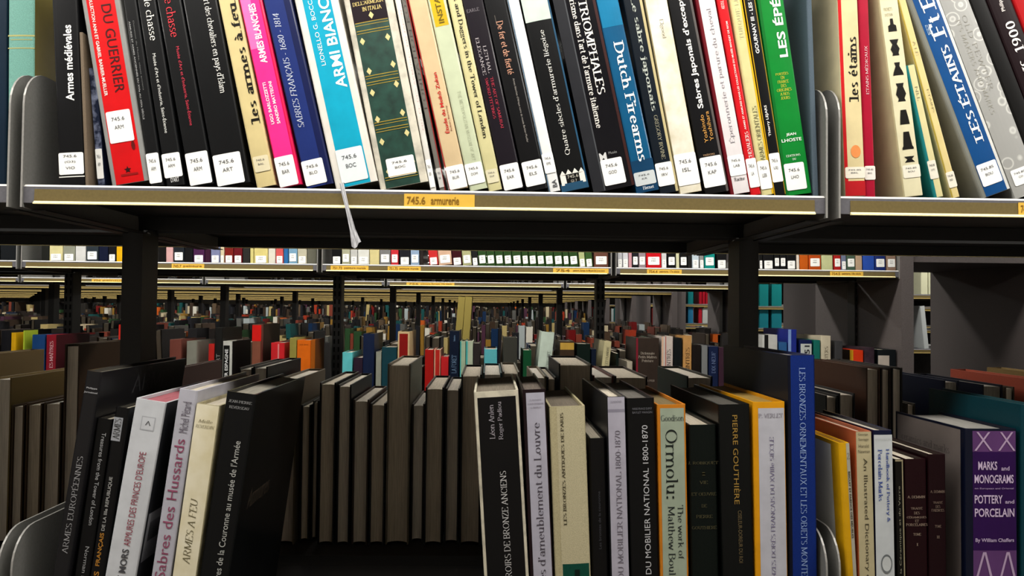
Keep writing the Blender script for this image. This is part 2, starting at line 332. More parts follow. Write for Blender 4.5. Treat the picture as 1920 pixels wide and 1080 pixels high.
        lb.build('call_number_label', mats2, root)
    for ex in b.get('extra', ()): ex(root, b)
    return root
def spec(xl0, xr0, y0, xl1, xr1, y1, Y, shelf, h=None, **k):
    """A book from its spine's two edges at two picture rows (y0 the lower on the page, y1 the upper)."""
    a0, b0, a1, b1 = P(xl0, y0, Y), P(xr0, y0, Y), P(xl1, y1, Y), P(xr1, y1, Y)
    sl = (a1.x - a0.x) / (a1.z - a0.z); sr = (b1.x - b0.x) / (b1.z - b0.z); s = (sl + sr) / 2
    mz = (a0.z + a1.z) / 2; w = ((b0.x + b1.x) - (a0.x + a1.x)) / 2
    cx = (a0.x + b0.x + a1.x + b1.x) / 4 + s * (shelf - (a0.z + a1.z) / 2)
    k.update(XL=cx - w / 2, XR=cx + w / 2, s=s, Y=Y, z0=shelf)
    if h is None:
        h = ((a1.z + b1.z) / 2 - shelf) * math.sqrt(1 + s * s)
    k['h'] = h
    return k
def settle(lst, lo=None, hi=None):
    """Neighbours share the room between them, then every book gets its place."""
    lst.sort(key=lambda b: (b['XL'] + b['XR']) / 2 + b['s'] * .06)
    for _ in range(3):
        for a, b in zip(lst, lst[1:]):
            hm = min(a['h'], b['h'])
            g = min((b['XL'] + b['s'] * z) - (a['XR'] + a['s'] * z) for z in (0, hm))
            if g < .0004:
                q = (.0004 - g) / 2; a['XR'] -= q; b['XL'] += q
    for b in lst:
        hm = min(.15, b['h'])
        if lo is not None:
            e = min(0, min(b['XL'], b['XL'] + b['s'] * hm) - lo); b['XL'] -= e; b['XR'] = max(b['XR'], b['XL'] + .004)
        if hi is not None:
            e = max(0, max(b['XR'], b['XR'] + b['s'] * hm) - hi); b['XR'] -= e; b['XL'] = min(b['XL'], b['XR'] - .004)
        c = 1 / math.sqrt(1 + b['s'] ** 2); b['lean'] = math.atan(b['s']); w = max(.0035, (b['XR'] - b['XL']) * c); b['w'] = w
        lift = abs(math.sin(b['lean'])) * w / 2
        b['X'] = (b['XL'] + b['XR']) / 2 + b['s'] * lift
        X, Y, z0, cc = b['X'], b['Y'], b['z0'] + lift, c
        if 'v_of' not in b:
            def v_of(y, X=X, Y=Y, z0=z0, c=cc, s=b['s']):
                d = P(960, y, Y)                     # row height, corrected for the small roll at this column
                for _ in range(3):
                    px = VPX + (X + s * (d.z - z0)) / Y * FPX; d = P(px, y, Y)
                return (d.z - z0) / c
            b['v_of'] = v_of
    return [build_book(b) for b in lst]
# ------------------------------------------------------------------ bookcases
STEEL, PLATE, GOLD = M('0c0b0b', .55, .1, 'metal'), M('84837f', .45, .3, 'metal'), M('6f6038', .42, .15, 'metal')
LEDGE_GLINT, CAP, SLOT, SIGN, SIGNINK, NOSE_GLINT = M('fbeeb4', .4, 0, 'metal'), M('6b6a70', .45, .3, 'metal'), M('080808', .8), M('e3b64a', .55, 0, INK), M('8a6420', .6, 0, INK), M('e4e2de', .35, .1, 'metal')  # ledge and shelf nose: pale colour paints the light their edges catch
RIM_LIT = M('94928e', .4, .1, 'metal')  # plate outline lighter than its face, the lit edge put into the colour
PANEL = mix_mat('end_panel_laminate', '4c4543', '595150', 400, .35, .65, .65)
class WB(MB):                   # builds at world coordinates under a parent standing elsewhere
    def under(s, name, mats, parent, org):
        s.v = [(x - org[0], y - org[1], z - org[2]) for x, y, z in s.v]
        return s.build(name, mats, parent)
def shelf(root, org, x0, x1, yf, T, side, signs=(), plates=True, yb=None):
    """side +1: front edge towards the eye at yf, -1: the back-to-back twin seen from behind"""
    yb = DEEP / 2 - .025 if yb is None else yb; Y = lambda q: yf + side * q
    m = WB(); prof = [(Y(.0), T - .0225), (Y(.0), T - .0026), (Y(.0026), T), (Y(yb), T), (Y(yb), T - .024), (Y(yb - .002), T - .024), (Y(yb - .002), T - .003), (Y(.004), T - .003), (Y(.004), T - .0225)]
    m.prism_x(prof, x0, x1, 0)
    m.box(x0, x1, min(Y(-.0004), Y(.001)), max(Y(-.0004), Y(.001)), T - .0225, T - .0028, 1)
    sh = m.under('shelf', [NOSE_GLINT if plates else CAP, CAP], root, org)  # nose highlight is painted pale on near rows only
    sh.data.materials.append(STEEL); n = len(prof)
    sh.data.polygons.foreach_set('material_index', [0 if i == 1 else (1 if i == 0 or i >= n + 2 else 2) for i in range(len(sh.data.polygons))])
    s = WB(); o = .013 if plates else 0
    s.prism_x([(Y(-.0008), T - .0058), (Y(-.0014), T - .0205), (Y(-.0002), T - .0205), (Y(-.0002), T - .0058)], x0 + o, x1 - o, 0)
    s.prism_x([(Y(-.0014), T - .0203), (Y(-.0042), T - .0228), (Y(-.0042), T - .0240), (Y(-.0002), T - .0240), (Y(-.0002), T - .0203)], x0 + o, x1 - o, 1)
    s.under('label_strip', [GOLD, LEDGE_GLINT if plates else M('a08a50', .5, 0, 'metal')], sh, org)  # painted ledge highlight, a duller colour on the far rows
    for (sx0, sx1, txts) in signs:
        g = WB(); e = Y(-.0018)
        g.box(sx0, sx1, min(e, Y(-.001)), max(e, Y(-.001)), T - .0215, T - .0052, 0)
        for (a, b_, tx, sty) in txts:
            put_text(g, sty, tx, sx0 + (sx1 - sx0) * a, sx0 + (sx1 - sx0) * b_, T - .0182, T - .0085, 'H', lambda x: Y(-.0022), 1)
        g.under('shelf_mark', [SIGN, SIGNINK], sh, org)
    if plates:
        for px, sg in ((x0, 1), (x1, -1)):
            p = WB(); r = .045; h = .143; dp = .27
            pr = [(Y(-.003), T - .028), (Y(-.003), T + h - r)]
            for i in range(1, 8):
                a = math.pi / 2 * i / 7; pr.append((Y(-.003 + r * (1 - math.cos(a))), T + h - r + r * math.sin(a)))
            pr += [(Y(dp - .02), T + h), (Y(dp), T + h - .02), (Y(dp + .05), T - .028)]
            p.prism_x(pr, px - sg * .0026, px - sg * .0002, 0); p.m[:len(pr)] = [2] * len(pr)
            p.box(px - sg * .0022 if sg > 0 else px - .0002 - .016, px - sg * .0022 + .018 if sg > 0 else px + .0022, min(Y(.02), Y(dp + .05)), max(Y(.02), Y(dp + .05)), T - .030, T - .0285, 1)
            p.under('end_plate', [PLATE, STEEL, RIM_LIT], sh, org)
    return sh
def bookcase(k, bays, label, levels, signs=None, end_panel=None, detail=2, yf=None, gx=None, posts=True):
    yf = YF[k] if yf is None else yf; gx = GX if gx is None else gx
    xs = [gx + BAY * i for i in bays]; org = ((xs[0] + xs[-1]) / 2, yf + DEEP / 2, 0)
    root = empty('bookcase', org, label, 'bookcase', 'bookcase rows')
    for i, x in enumerate(xs if posts else []):
        m = WB(); w = .016; m.box(x - w, x + w, yf + DEEP / 2 - .03, yf + DEEP / 2 + .03, 0, 2.15, 0)
        m.box(x - w - .006, x + w + .006, yf + .03, yf + DEEP - .03, 0, .05, 0)
        if detail > 1:
            for z in [EYE - .5 + .03 * j for j in range(24)]:
                for dx in (-.011, .005): m.box(x + dx, x + dx + .006, yf + DEEP / 2 - .0307, yf + DEEP / 2 - .029, z, z + .018, 1)
        m.under('post', [STEEL, SLOT], root, org)
    for T in levels:
        if detail == 0:
            shelf(root, org, xs[0], xs[-1], yf, T, 1, (), False); shelf(root, org, xs[0], xs[-1], yf + DEEP, T, -1, (), False)
            continue
        for i in range(len(xs) - 1):
            a, b = xs[i] + .0095, xs[i + 1] - .0095
            sg = [q for q in (signs or []) if T > EYE and a < q[0] < b]
            shelf(root, org, a, b, yf, T, 1, sg, detail > 0); shelf(root, org, a, b, yf + DEEP, T, -1, (), detail > 0)
    for x in (end_panel or []):
        m = WB(); m.box(x, x + .043, yf - .012, yf + DEEP + .012, 0, 2.2, 0); m.under('end_panel', [PANEL], root, org)
    return root
# ------------------------------------------------------------------ the room
def structure(name, mb, mat):
    o = mb.build(name, [mat]); o['kind'] = 'structure'; return o
XW0, XW1, YW0, YW1, CEIL = -13.5, 9.5, -.35, 20.5, 2.9
m = MB(); m.box(XW0, XW1, YW0, YW1, -.1, 0); structure('floor', m, mix_mat('floor_carpet', '1e1b1a', '2a2624', 300, .3, .7, .95))
m = MB(); m.box(XW0, XW1, YW0, YW1, CEIL, CEIL + .1); structure('ceiling', m, mix_mat('ceiling_paint', '2b2a29', '343231', 20, .3, .7, .9))
for nm, q in (('wall_left', (XW0 - .1, XW0, YW0, YW1)), ('wall_right', (XW1, XW1 + .1, YW0, YW1)), ('wall_front_bounce', (XW0, XW1, YW0 - .1, YW0)), ('wall_back', (XW0, XW1, YW1, YW1 + .1))):
    m = MB(); m.box(*q, 0, CEIL); structure(nm, m, mix_mat(nm + '_paint', *(('b8b0a6', 'c0b8ae') if nm == 'wall_front_bounce' else ('98928a', 'a09a92') if nm == 'wall_back' else ('4a4643', '54504c')), 8, .3, .7, .85))  # front wall: unseen, behind the eye, placed close and pale to bounce fill
# ------------------------------------------------------------------ bookcases
def sx(px0, px1, y, k): return P(px0, y, YF[k]).x, P(px1, y, YF[k]).x
sg0 = [(*sx(758, 890, 375, 0), [(.04, .30, '745.6', 'B'), (.38, .78, 'armurerie', 'b')]), (*sx(1908, 2010, 375, 0), [(.04, .30, '745.85', 'B'), (.4, .7, 'étains', 'b')])]
sg1 = [(*sx(a, b, 509, 1), [(.05, .3, n, 'B'), (.36, .93, t, 'b')]) for a, b, n, t in
       ((322, 383, '745.7', 'peinture'), (620, 691, '751.73', 'peinture murale'), (727, 789, '751.75', 'peinture murale'), (1037, 1141, '754', "peinture, Europe, du Moyen-âge à nos jours"), (1213, 1278, '754.4', 'peinture, 17e siècle'), (1556, 1618, '754.5', 'peinture, 18e siècle'))]
sg2 = [(*sx(a, b, 538, 2), [(.05, .25, '756', 'B'), (.3, .95, t, 'b')]) for a, b, t in ((762, 852, 'peinture, Europe, 19e siècle'), (172, 240, 'peinture'))]
bookcase(0, range(-2, 2), 'dark steel double-sided bookcase nearest, with the armurerie shelf mark', (US, LS), sg0, detail=1)
bookcase(1, range(-4, 2), 'dark steel bookcase in the second row, ending in a tall grey end panel', (US, LS), sg1, end_panel=[1.4205], detail=2)
bookcase(2, range(-6, 2), 'dark steel bookcase in the third row, its gold shelf edge just under the second', (US, LS), sg2, end_panel=[1.4285], detail=1)
for k in range(3, 10):
    bookcase(k, range(-6 - (k - 1) // 2 * 2, 2), 'dark steel bookcase in the %s row back, seen as a thin gold shelf edge' % ORD[k], (US, LS + (.13 if k > 5 else 0)), None, end_panel=[1.4285], detail=0)
# the block across the side passage
for k in range(1, 8):
    lv = {2: (P(1740, 552.4, YF[2]).z, P(1738, 654.4, YF[2]).z), 3: (P(1445, 574.3, YF[3]).z, P(1445, 615.3, YF[3]).z), 4: (P(1305, 570.3, YF[4]).z, P(1305, 606.3, YF[4]).z)}.get(k, (EYE + .08, EYE - .2))
    bookcase(k, range(0, 2 + (k > 1) + (k > 3)), 'bookcase with a tall grey end panel across the side passage, level with the %s row' % ORD[k], lv, None, end_panel=[1.928], detail=0, gx=1.973)
m = MB(); m.box(1.4645, 1.927, YF[1], YF[1] + DEEP, EYE + .175, EYE + .40); o = m.build('passage_header', [PANEL])
o['label'] = 'dark header board bridging the side passage between the two tall end panels'; o['category'] = 'header board'
for k in range(0, 10): lamp(k, -2.6 - 1.0 * k, 2.4 if k == 0 else 1.38, LAMP_W)
for k in range(1, 8): lamp(k, 2.02, 2.95 + (k > 1) + (k > 3), LAMP_W, ' across the passage')
# ------------------------------------------------------------------ near bookcase, upper shelf
YS = D0 + .010
UP = []
def U(label, col, bl, br, tl, tr, panels=(), texts=(), call=None, h=None, y=0.0, **k):
    UP.append(spec(bl, br, 350, tl, tr, 0, YS + y, US, h or random.uniform(.268, .30), d=k.pop('d', random.uniform(.20, .25)), col=col, label=label,
                   panels=panels, texts=texts, call=call, group='books on the near upper shelf', **k))
def full(u0, u1, c, *kd): return (None, None, u0, u1, c, *kd)
WORN_CREAM = mix_mat('foxed_paper', 'd2c7a2', 'e6dfc8', 28, .3, .7, .6)
CLOUD = mix_mat('marbled_paper', 'cfc7ae', 'e6e1d2', 38, .35, .62, .5)
SILVER = medal_mat('silver_medal_print', '9a9a97', 'c6c6c1', 48)
CRUMPLE = mix_mat('crumpled_navy', '1a2238', '8b94b0', 75, .45, .68, .25)
VELVET = mix_mat('bottle_green_leather', '0d2a22', '1d463a', 70, .3, .7, .4)
U('dark navy book cut off at the frame edge, left bay of the near upper shelf', '1b3346', -26, 10, -26, 13, y=.05)
U('pale teal cloth book with faint gold lines behind the left metal plates', '84b3a8', 13, 64, 15, 65, y=.05, face=[('R', 0, 1, 0, 1, '9b8d4c', None)], panels=[(66, 69, 0, 1, 'b9b780'), (74, 76, .1, .9, 'a9b183'), (90, 92, 0, 1, 'b9b780')], call=(303, 326, .0, .40, ['745']), kind='cloth')
U('black book titled Armes médiévales in white, first inside the middle bay', '17171a', 112, 158, 95, 145, texts=[('B', 'Armes médiévales', 190, 48, .42, .74, 'f2f2ee', 'U')],
  panels=[(331, 333, .0, 1, 'e8e8e4')], call=(287, 328, .02, .99, ['745.6', '(O3)', 'VIO']))
U('thin grey brown book right of the black Armes médiévales', '857767', 160, 168, 146, 154, h=.19, d=.2, kind='cloth')
U('crumpled navy paperback tucked beside the big red book', '2a3350', 180, 201, 156, 170, panels=[full(.02, .98, CRUMPLE)], h=.15, y=.012, call=(280, 336, .0, .95, ['745.6', 'ARM']), d=.2)
U('large red book titled Du Guerrier with a white label in mid spine', '9a9a98', 209, 280, 147, 227, panels=[full(.13, .87, 'd3141c')],
  texts=[('B', 'COLLECTION ANN ET GABRIEL BARBIER-MUELLER', -12, 178, .21, .30, 'f0d8d2', 'D'), ('s', 'DU GUERRIER', 10, 175, .50, .76, '3b1414', 'D'), ('s', '__________', 326, 330, .30, .75, '8a1010', 'H')],
  call=(208, 267, .16, .80, ['745.6', 'ARM']), shapes=[([(.5 + .10 * math.sin(i * math.pi / 5) * (1 if i % 2 == 0 else .42), 319 - 7 * math.cos(i * math.pi / 5) * (1 if i % 2 == 0 else .42)) for i in range(10)], '2a0c0c'),
  ([(.74 + .05 * math.sin(i * math.pi / 4), 276 - 9 * math.cos(i * math.pi / 4)) for i in range(8)], '5b1210')])
U('slim black book with tiny grey spine lettering right of the red book', '1c1d1f', 281, 308, 229, 256, texts=[('B', 'ARMURES ET ARMES ANCIENNES DU XVIe AU XIXe SIÈCLE', 40, 224, .2, .36, '8e8e8e', 'D'), ('s', 'Donation du Musée, objets anciens', 40, 170, .5, .62, '6e6e6e', 'D')], call=(288, 344, .0, .95, ['745.6', 'ARM']))
U('black book with white title ending in le chasse, beside its red twin', '1a1b1d', 308, 352, 258, 291, texts=[('r', 'Armes de chasse', -70, 77, .38, .80, 'ece9e0', 'D'), ('s', "Musée d'Art et d'Industrie, Saint-Étienne", 101, 250, .36, .60, 'd8d8d4', 'D'), ('b', "D'ART", 333, 342, .3, .75, 'c9c9c9', 'H')], call=(288, 333, .0, .98, ['745.6', 'ARM']))
U('black book with red title de chasse, right of its white-lettered twin', '191a1c', 352, 403, 292, 338, texts=[('r', 'Armes de chasse', -76, 70, .32, .70, 'd23a44', 'D'), ('s', "Musée d'Art et d'Industrie, Saint-Étienne", 88, 236, .44, .62, 'c23a4c', 'D')], call=(286, 346, .03, .96, ['745.6', 'ARM']))
U("wide black book on chivalry art en pays d'Islam, white lettering", '18191b', 405, 473, 342, 408, texts=[('r', "L'Art des chevaliers en pays d'Islam", -16, 177, .56, .80, 'eceae4', 'D')], call=(288, 348, .04, .86, ['745.6', 'ART']))
U('cream book titled les armes à feu in heavy black letters', 'd8c99a', 477, 521, 408, 446, texts=[('F', 'les armes à feu', 234, 3, .42, .86, '17140f', 'U')], call=(293, 322, .1, .9, ['745.6', 'BAL'], 'd9cfae'))
U('bright pink book titled Armes Blanches by its magenta spine', 'd8195d', 521, 570, 447, 491, panels=[full(.06, .86, 'ef3f9a'), (None, 90, .06, .5, 'f480bd'), (300, None, .05, .95, 'e0306a')],
  texts=[('B', 'ARMES BLANCHES', 119, 8, .36, .66, 'ffffff', 'U'), ('b', 'UGO BARLOZZETTI', 232, 154, .24, .38, 'fff0f4', 'U'), ('b', 'SANDRO MATTEONI', 233, 154, .50, .64, 'fff0f4', 'U')], call=(293, 350, .02, .86, ['745.6', 'BAR']))
U('navy book titled Sabres Français 1680 - 1814 in silver', '1f2a5c', 571, 628, 493, 545, panels=[full(.05, .72, '2b3f80')], texts=[('i', 'SABRES FRANÇAIS - 1680 - 1814', 238, 24, .22, .48, 'c9cfe0', 'U')], call=(299, 345, .02, .80, ['745.6', 'BLO']))
def ribbon(root, b):
    m = MB(); w = b['w']; x = -w * .30
    pts = [(-.0012, .0045), (-.0150, .0035), (-.0160, -.03), (-.0165, -.055), (-.0163, -.075)]
    hw = [.0026, .0026, .0024, .0034, .0062]; dx = [0, 0, .0006, .0014, .0020]
    for i in range(4):
        for s in range(4):
            q = lambda j, t: (x + dx[j] + hw[j] * (t / 2 - 1), pts[j][0] + .0004 * math.sin(t * 3 + j * 2), pts[j][1] + (.0035 * math.sin(t * 5) if j == 4 else 0))
            m.quad(q(i, s), q(i, s + 1), q(i + 1, s + 1), q(i + 1, s), 0)
    o = m.build('ribbon_bookmark', [mix_mat('grey_ribbon', '8d8d92', 'd2d2d6', 900, .3, .7, .6, (1, 1, .1))], root); o['label'] = 'grey ribbon bookmark hanging over the shelf edge'
U('white book with a wide cyan spine band titled Armi Bianchi', 'e6e2da', 633, 708, 547, 640, panels=[full(.18, .83, '18aeca')],
  texts=[('s', 'LIONELLO G. BOCCIA', 121, -14, .30, .40, 'e8f6fa', 'U'), ('b', 'ARMI BIANCHI', 168, -28, .53, .78, 'ffffff', 'U'), ('b', '.', 336, 340, .7, .76, '18aeca', 'H')], call=(278, 340, .17, .80, ['745.6', 'BOC'], 'dfe6e8'), extra=[ribbon], rough=.3)
diam = lambda u, y, s=1: ([(u, y - 7 * s), (u + .055 * s, y), (u, y + 7 * s), (u - .055 * s, y)], 'cfc48a')
gb = lambda y: [(y, y + 1.3, .14, .82, 'b9a24e'), (y + 5, y + 6, .14, .82, 'b9a24e')]
U('thick green leather book with gold bands in a worn white wrapper', 'd9d4c6', 713, 803, 640, 740, panels=[full(.12, .84, VELVET), (None, 40, .12, .84, '2c1d26')] + gb(39) + gb(54) + gb(138) + gb(150) + gb(225) + gb(238) + gb(328),
  texts=[('R', "DELL'ARMERIA", 1, 8, .16, .8, 'd8c27c', 'H'), ('R', 'IN ITALIA', 12, 20, .34, .74, 'd8c27c', 'H')], shapes=[diam(.5, 29), diam(.22, 74), diam(.75, 74), diam(.24, 130), diam(.75, 125), diam(.22, 170), diam(.74, 162), diam(.22, 220), diam(.75, 216), diam(.22, 262), diam(.76, 254), diam(.24, 318), diam(.76, 308)],
  call=(295, 330, .22, .80, ['745.6', 'BOC']), d=.22, kind='worn', pages='cfc4ac')
U('narrow white paperback with pale grey museum lettering', 'e4e2dc', 804, 820, 741, 752, texts=[('t', 'MUSÉE DES ARMURES DU JAPON', 245, 20, .5, .85, 'c9a2a0', 'U')], call=(300, 352, .05, 1, ['745.6', 'BUR']), y=.004)
U('slim grey book with dark lettering Fondation, red line at its edge', '86827c', 820, 838, 752, 764, texts=[('t', 'FONDATION KOZ', 205, -6, .15, .7, '55514d', 'U')], panels=[full(.86, 1, 'b02a2a')], call=(316, 352, .0, .9, ['745.6', 'BUR'], 'c9c7c4'), y=.004)
U('beige book titled Étude du Meikô Zukan in red', 'd8c3a0', 837, 880, 764, 799, panels=[full(0, .05, 'b02a2a')], texts=[('b', 'Étude du Meikô Zukan', 251, 137, .42, .66, 'c2312c', 'U'), ('b', 'Robert Burawoy', 248, 200, .74, .84, '8a5a44', 'U')], call=(311, 356, .02, .98, ['745.6', 'BUR']))
U('pale green book with a yellow block at top, museum name in grey', 'ccd3b8', 880, 914, 800, 838, panels=[(-40, 49, .12, .86, 'd9b92e')], texts=[('B', 'INSTANT', 44, -30, .36, .66, '6b5a14', 'U'), ('t', 'THE METROPOLITAN MUSEUM OF ART', 172, 302, .5, .68, '8d9078', 'D')], call=(306, 345, .0, .95, ['745.6', 'DOM']))
U('pale cream book titled Swords and Daggers in the Tower of London', 'd6d0a4', 914, 941, 839, 866, texts=[('R', 'Swords and Daggers in the Tower of London', -46, 261, .34, .74, '2b2a22', 'D')], call=(318, 343, .05, .9, ['745.6', 'DUF'], 'd9d3b4'))
U('dark plum book titled Lethal Elegance with red subtitle', '27202a', 941, 984, 868, 905, texts=[('t', 'EARLE', 16, 22, .1, .7, '9a939a', 'H'), ('r', 'LETHAL', 87, 138, .50, .66, 'b8b0b4', 'D'), ('r', 'ELEGANCE', 70, 140, .22, .38, 'b8b0b4', 'D'), ('R', 'THE ART OF SAMURAI', 146, 242, .52, .66, 'a83244', 'D'), ('R', 'SWORD FITTINGS', 146, 222, .26, .40, 'a83244', 'D')], call=(308, 356, .04, .96, ['745.6', 'EAR']))
U('black book titled De fer et de fierté in orange', '19191c', 985, 1027, 906, 949, texts=[('r', 'De fer et de fierté', 40, 140, .34, .64, 'e2a68a', 'D'), ('s', "Armes blanches d'Afrique noire du musée Barbier-Mueller", 148, 268, .48, .60, '9a948e', 'D')], panels=[(28, 47, .32, .35, '6a665f')], call=(302, 348, .04, .96, ['745.6', 'ELS']))
U('narrow white book with blue edges between two black ones', 'e9eaea', 1028, 1049, 950, 974, panels=[full(0, .08, '5a7890')], texts=[('t', '(12)', 116, 128, .3, .6, 'c8c8c0', 'H'), ('b', 'BA', 338, 352, .4, .8, '55565a', 'U')], call=(288, 325, .02, .98, ['745.6', 'EPE']))
crown = ([(.05, 345), (.05, 326), (.16, 318), (.26, 326), (.38, 317), (.5, 326), (.62, 317), (.74, 326), (.86, 318), (.94, 326), (.94, 345)], 'e6e4dc')
U("black book titled Quatre siècles d'armurerie liégeoise, pale green top", '17181a', 1051, 1105, 977, 1029, panels=[(None, 39, .0, .94, 'cfded2'), (342, None, .0, 1, '35607c'), full(.94, 1, '35607c')],
  texts=[('r', "Quatre siècles d'armurerie liégoise", 291, 57, .40, .62, 'e6e4de', 'U'), ('s', '745.6', 328, 334, .3, .7, 'b8b4a8', 'H'), ('s', 'GI 7', 337, 342, .4, .62, 'b8b4a8', 'H')], shapes=[crown])
U('thick black plastic-covered book on armour as Italian triumph art', '232226', 1111, 1191, 1036, 1117, panels=[full(.0, .26, '34353a'), full(.26, .29, '5d5f63'), full(.93, 1, '4a2a28')],
  texts=[('R', 'HEROS TRIOMPHALES', -92, 180, .58, .78, 'f0ece4', 'D'), ('R', "Le maniérisme dans l'art de l'armure italienne", -62, 240, .38, .53, 'e6e0d8', 'D'), ('b', 'M', 286, 301, .31, .48, 'd0d0d0', 'H'), ('s', 'Musée', 286, 291, .54, .74, '8a8a8a', 'H')], call=(299, 347, .30, .82, ['745.6', 'GOD']), rough=.25)
U('blue book titled Dutch Firearms in bold white letters', '11658c', 1191, 1236, 1118, 1160, panels=[(None, 50, .04, .96, '1a86ad'), (300, None, 0, 1, '164d70')], texts=[('R', 'Dutch Firearms', 78, 303, .36, .80, 'f6f6f2', 'D'), ('R', 'Hernet', 349, 355, .30, .80, 'd8dfe6', 'H')], call=(322, 347, .02, .96, ['745.6', 'KR'], 'c5cbcd'))
U('dark navy book titled Le sabre japonais with a cream hinge', '1a2530', 1237, 1270, 1166, 1207, panels=[full(.84, .98, 'cbbf95')], texts=[('R', 'Le sabre japonais', -8, 209, .30, .66, 'aeb4ac', 'D'), ('r', 'GREGORY IRVINE', 217, 299, .42, .62, 'a8a48c', 'D')], call=(305, 348, .0, .88, ['745.6', 'IRV']))
U('mottled cream book with nearly blank spine, right of Le sabre japonais', 'cbbf9a', 1271, 1317, 1209, 1251, panels=[full(.04, .96, CLOUD)], texts=[('r', 'Elgood', 37, 73, .45, .65, '9a9684', 'D')], call=(288, 347, .02, .98, ['745.6', 'ISL']))
U("black book titled Sabres Japonais d'exception, authors in orange", '17171a', 1318, 1367, 1254, 1296, panels=[full(.90, 1, '6b6664')], texts=[('b', "Sabres Japonais d'exception", 204, -30, .36, .68, 'f4f2ee', 'U'), ('s', 'Yoshindo', 268, 216, .38, .54, 'd29a4e', 'U'), ('s', 'Yoshihara', 266, 211, .62, .78, 'd29a4e', 'U'), ('b', 'TRÉSORS', 288, 292, .2, .7, 'a08060', 'H')], call=(294, 350, .02, .94, ['745.6', 'KAP']))
U('white book titled Éperonnerie et parure du cheval, dark red left edge', '7d1c2c', 1368, 1405, 1304, 1341, panels=[full(.16, .99, 'e4dfe0')], texts=[('r', 'Éperonnerie et parure du cheval', 270, 17, .40, .74, '8b868c', 'U'), ('R', 'Racine', 333, 340, .3, .85, '4a4648', 'H')], call=(292, 330, .14, 1, ['745.6', 'LAB']))
U('slim red book with white lettering Chevaliers on its spine', 'd4202c', 1406, 1425, 1342, 1366, texts=[('R', 'CHEVALIERS', 300, 248, .40, .74, 'f6dcd8', 'U'), ('B', 'ARMES ET ARMURES DANS LES COLLECTIONS DU MUSÉE MANDET DE RIOM', 244, 41, .42, .64, 'f2d6d2', 'U'), ('s', 'ABDOUL', 18, 2, .3, .6, 'f2d6d2', 'U')], call=(298, 352, .05, 1, ['745.6', 'LA']))
U('pale yellow book titled Armes Orientales with yellow right edge', 'd9d2a0', 1426, 1449, 1367, 1392, panels=[full(.84, 1, 'e0b81c')], texts=[('r', 'ARMES ORIENTALES', 302, 200, .36, .74, '5c5a44', 'U'), ('t', 'TURQUIE LIBAN', 74, -26, .34, .7, 'b5b094', 'U')], call=(302, 355, .0, .98, ['745.6', 'LEB']))
U('slim black book lettered Gournay with a yellow left hinge', '16171a', 1450, 1471, 1392, 1418, panels=[full(0, .08, 'c9a21c'), full(.92, 1, 'a08a28')], texts=[('B', 'GOURNAY III - LES FOURREAUX', 101, -66, .34, .66, 'efeeea', 'U'), ('b', 'Thierry LEJARS', 256, 198, .30, .58, 'e6e4e0', 'U')], call=(288, 342, .04, .96, ['745.6', 'LEJ']))
U('bright green book titled Les Épées in large white capitals', '0f8f3e', 1472, 1523, 1419, 1473, panels=[full(0, .10, '0b7a33')], texts=[('B', 'LES ÉPÉES', 109, -34, .44, .84, 'ffffff', 'U')] +
  [('r', t, 136 + 7.6 * i, 141.5 + 7.6 * i, .5 - .035 * len(t), .5 + .035 * len(t), 'd8c63c', 'H') for i, t in enumerate(['PORTÉES', 'EN', 'FRANCE', 'DES', 'ORIGINES', 'A NOS', 'JOURS'])] + [('B', 'JEAN', 250, 256, .32, .7, 'e6f0e6', 'H'), ('B', 'LHOSTE', 260, 266, .12, .88, 'e6f0e6', 'H'), ('R', 'EDITIONS', 290, 294, .2, .75, 'cfe0cf', 'H'), ('R', 'DU', 297, 301, .42, .56, 'cfe0cf', 'H')],
  call=(306, 356, .06, .82, ['745.6', 'LHO']))
U('slate grey book standing against the right metal plate of the middle bay', '63717c', 1526, 1535, 1507, 1529, h=.30, d=.25, kind='cloth', rough=.6)
# right bay
U('cream boarded book with red edges titled les étains in heavy black', 'd8cfae', 1586, 1622, 1570, 1609, panels=[full(0, .16, 'c8272c'), full(.16, .97, 'ddcfa6'), (340, None, 0, 1, 'bf2630')], texts=[('F', 'les étains', 192, 70, .36, .84, '16130f', 'U')],
  shapes=[([(.58 + .25 * math.sin(i * math.pi / 8), 285 - 12 * math.cos(i * math.pi / 8)) for i in range(16)], 'dd8a4e')], call=(314, 335, .02, 1, ['745.85', 'BEL'], 'e6e0d0'), y=-.004)
U('crimson book with white capitals Etains Médicaux', 'b21a40', 1622, 1642, 1609, 1629, texts=[('r', 'ETAINS MÉDICAUX', 178, 87, .36, .68, 'e6c8cc', 'U')], call=(312, 338, 0, 1, ['745.85', 'BIG'], 'e6e0d8'))
def flagon(y0, y1, prof, u=.44): return ([(u + .30 * r, y0 + (y1 - y0) * t) for r, t in prof] + [(u - .30 * r, y0 + (y1 - y0) * t) for r, t in prof[::-1]], '14120f')
FL = [[(.25, 0), (.3, .45), (.7, .55), (.75, 1)], [(.8, 0), (.4, .3), (.8, .6), (.5, .85), (.6, 1)], [(.5, 0), (.35, .3), (.8, .75), (.95, 1)], [(.7, 0), (.5, .2), (.9, .6), (.5, .85), (.7, 1)], [(.5, 0), (.7, .5), (.85, 1)], [(.5, 0), (.8, .8), (1, .9), (1, 1)], [(.9, 0), (.4, .5), (.9, 1)]]
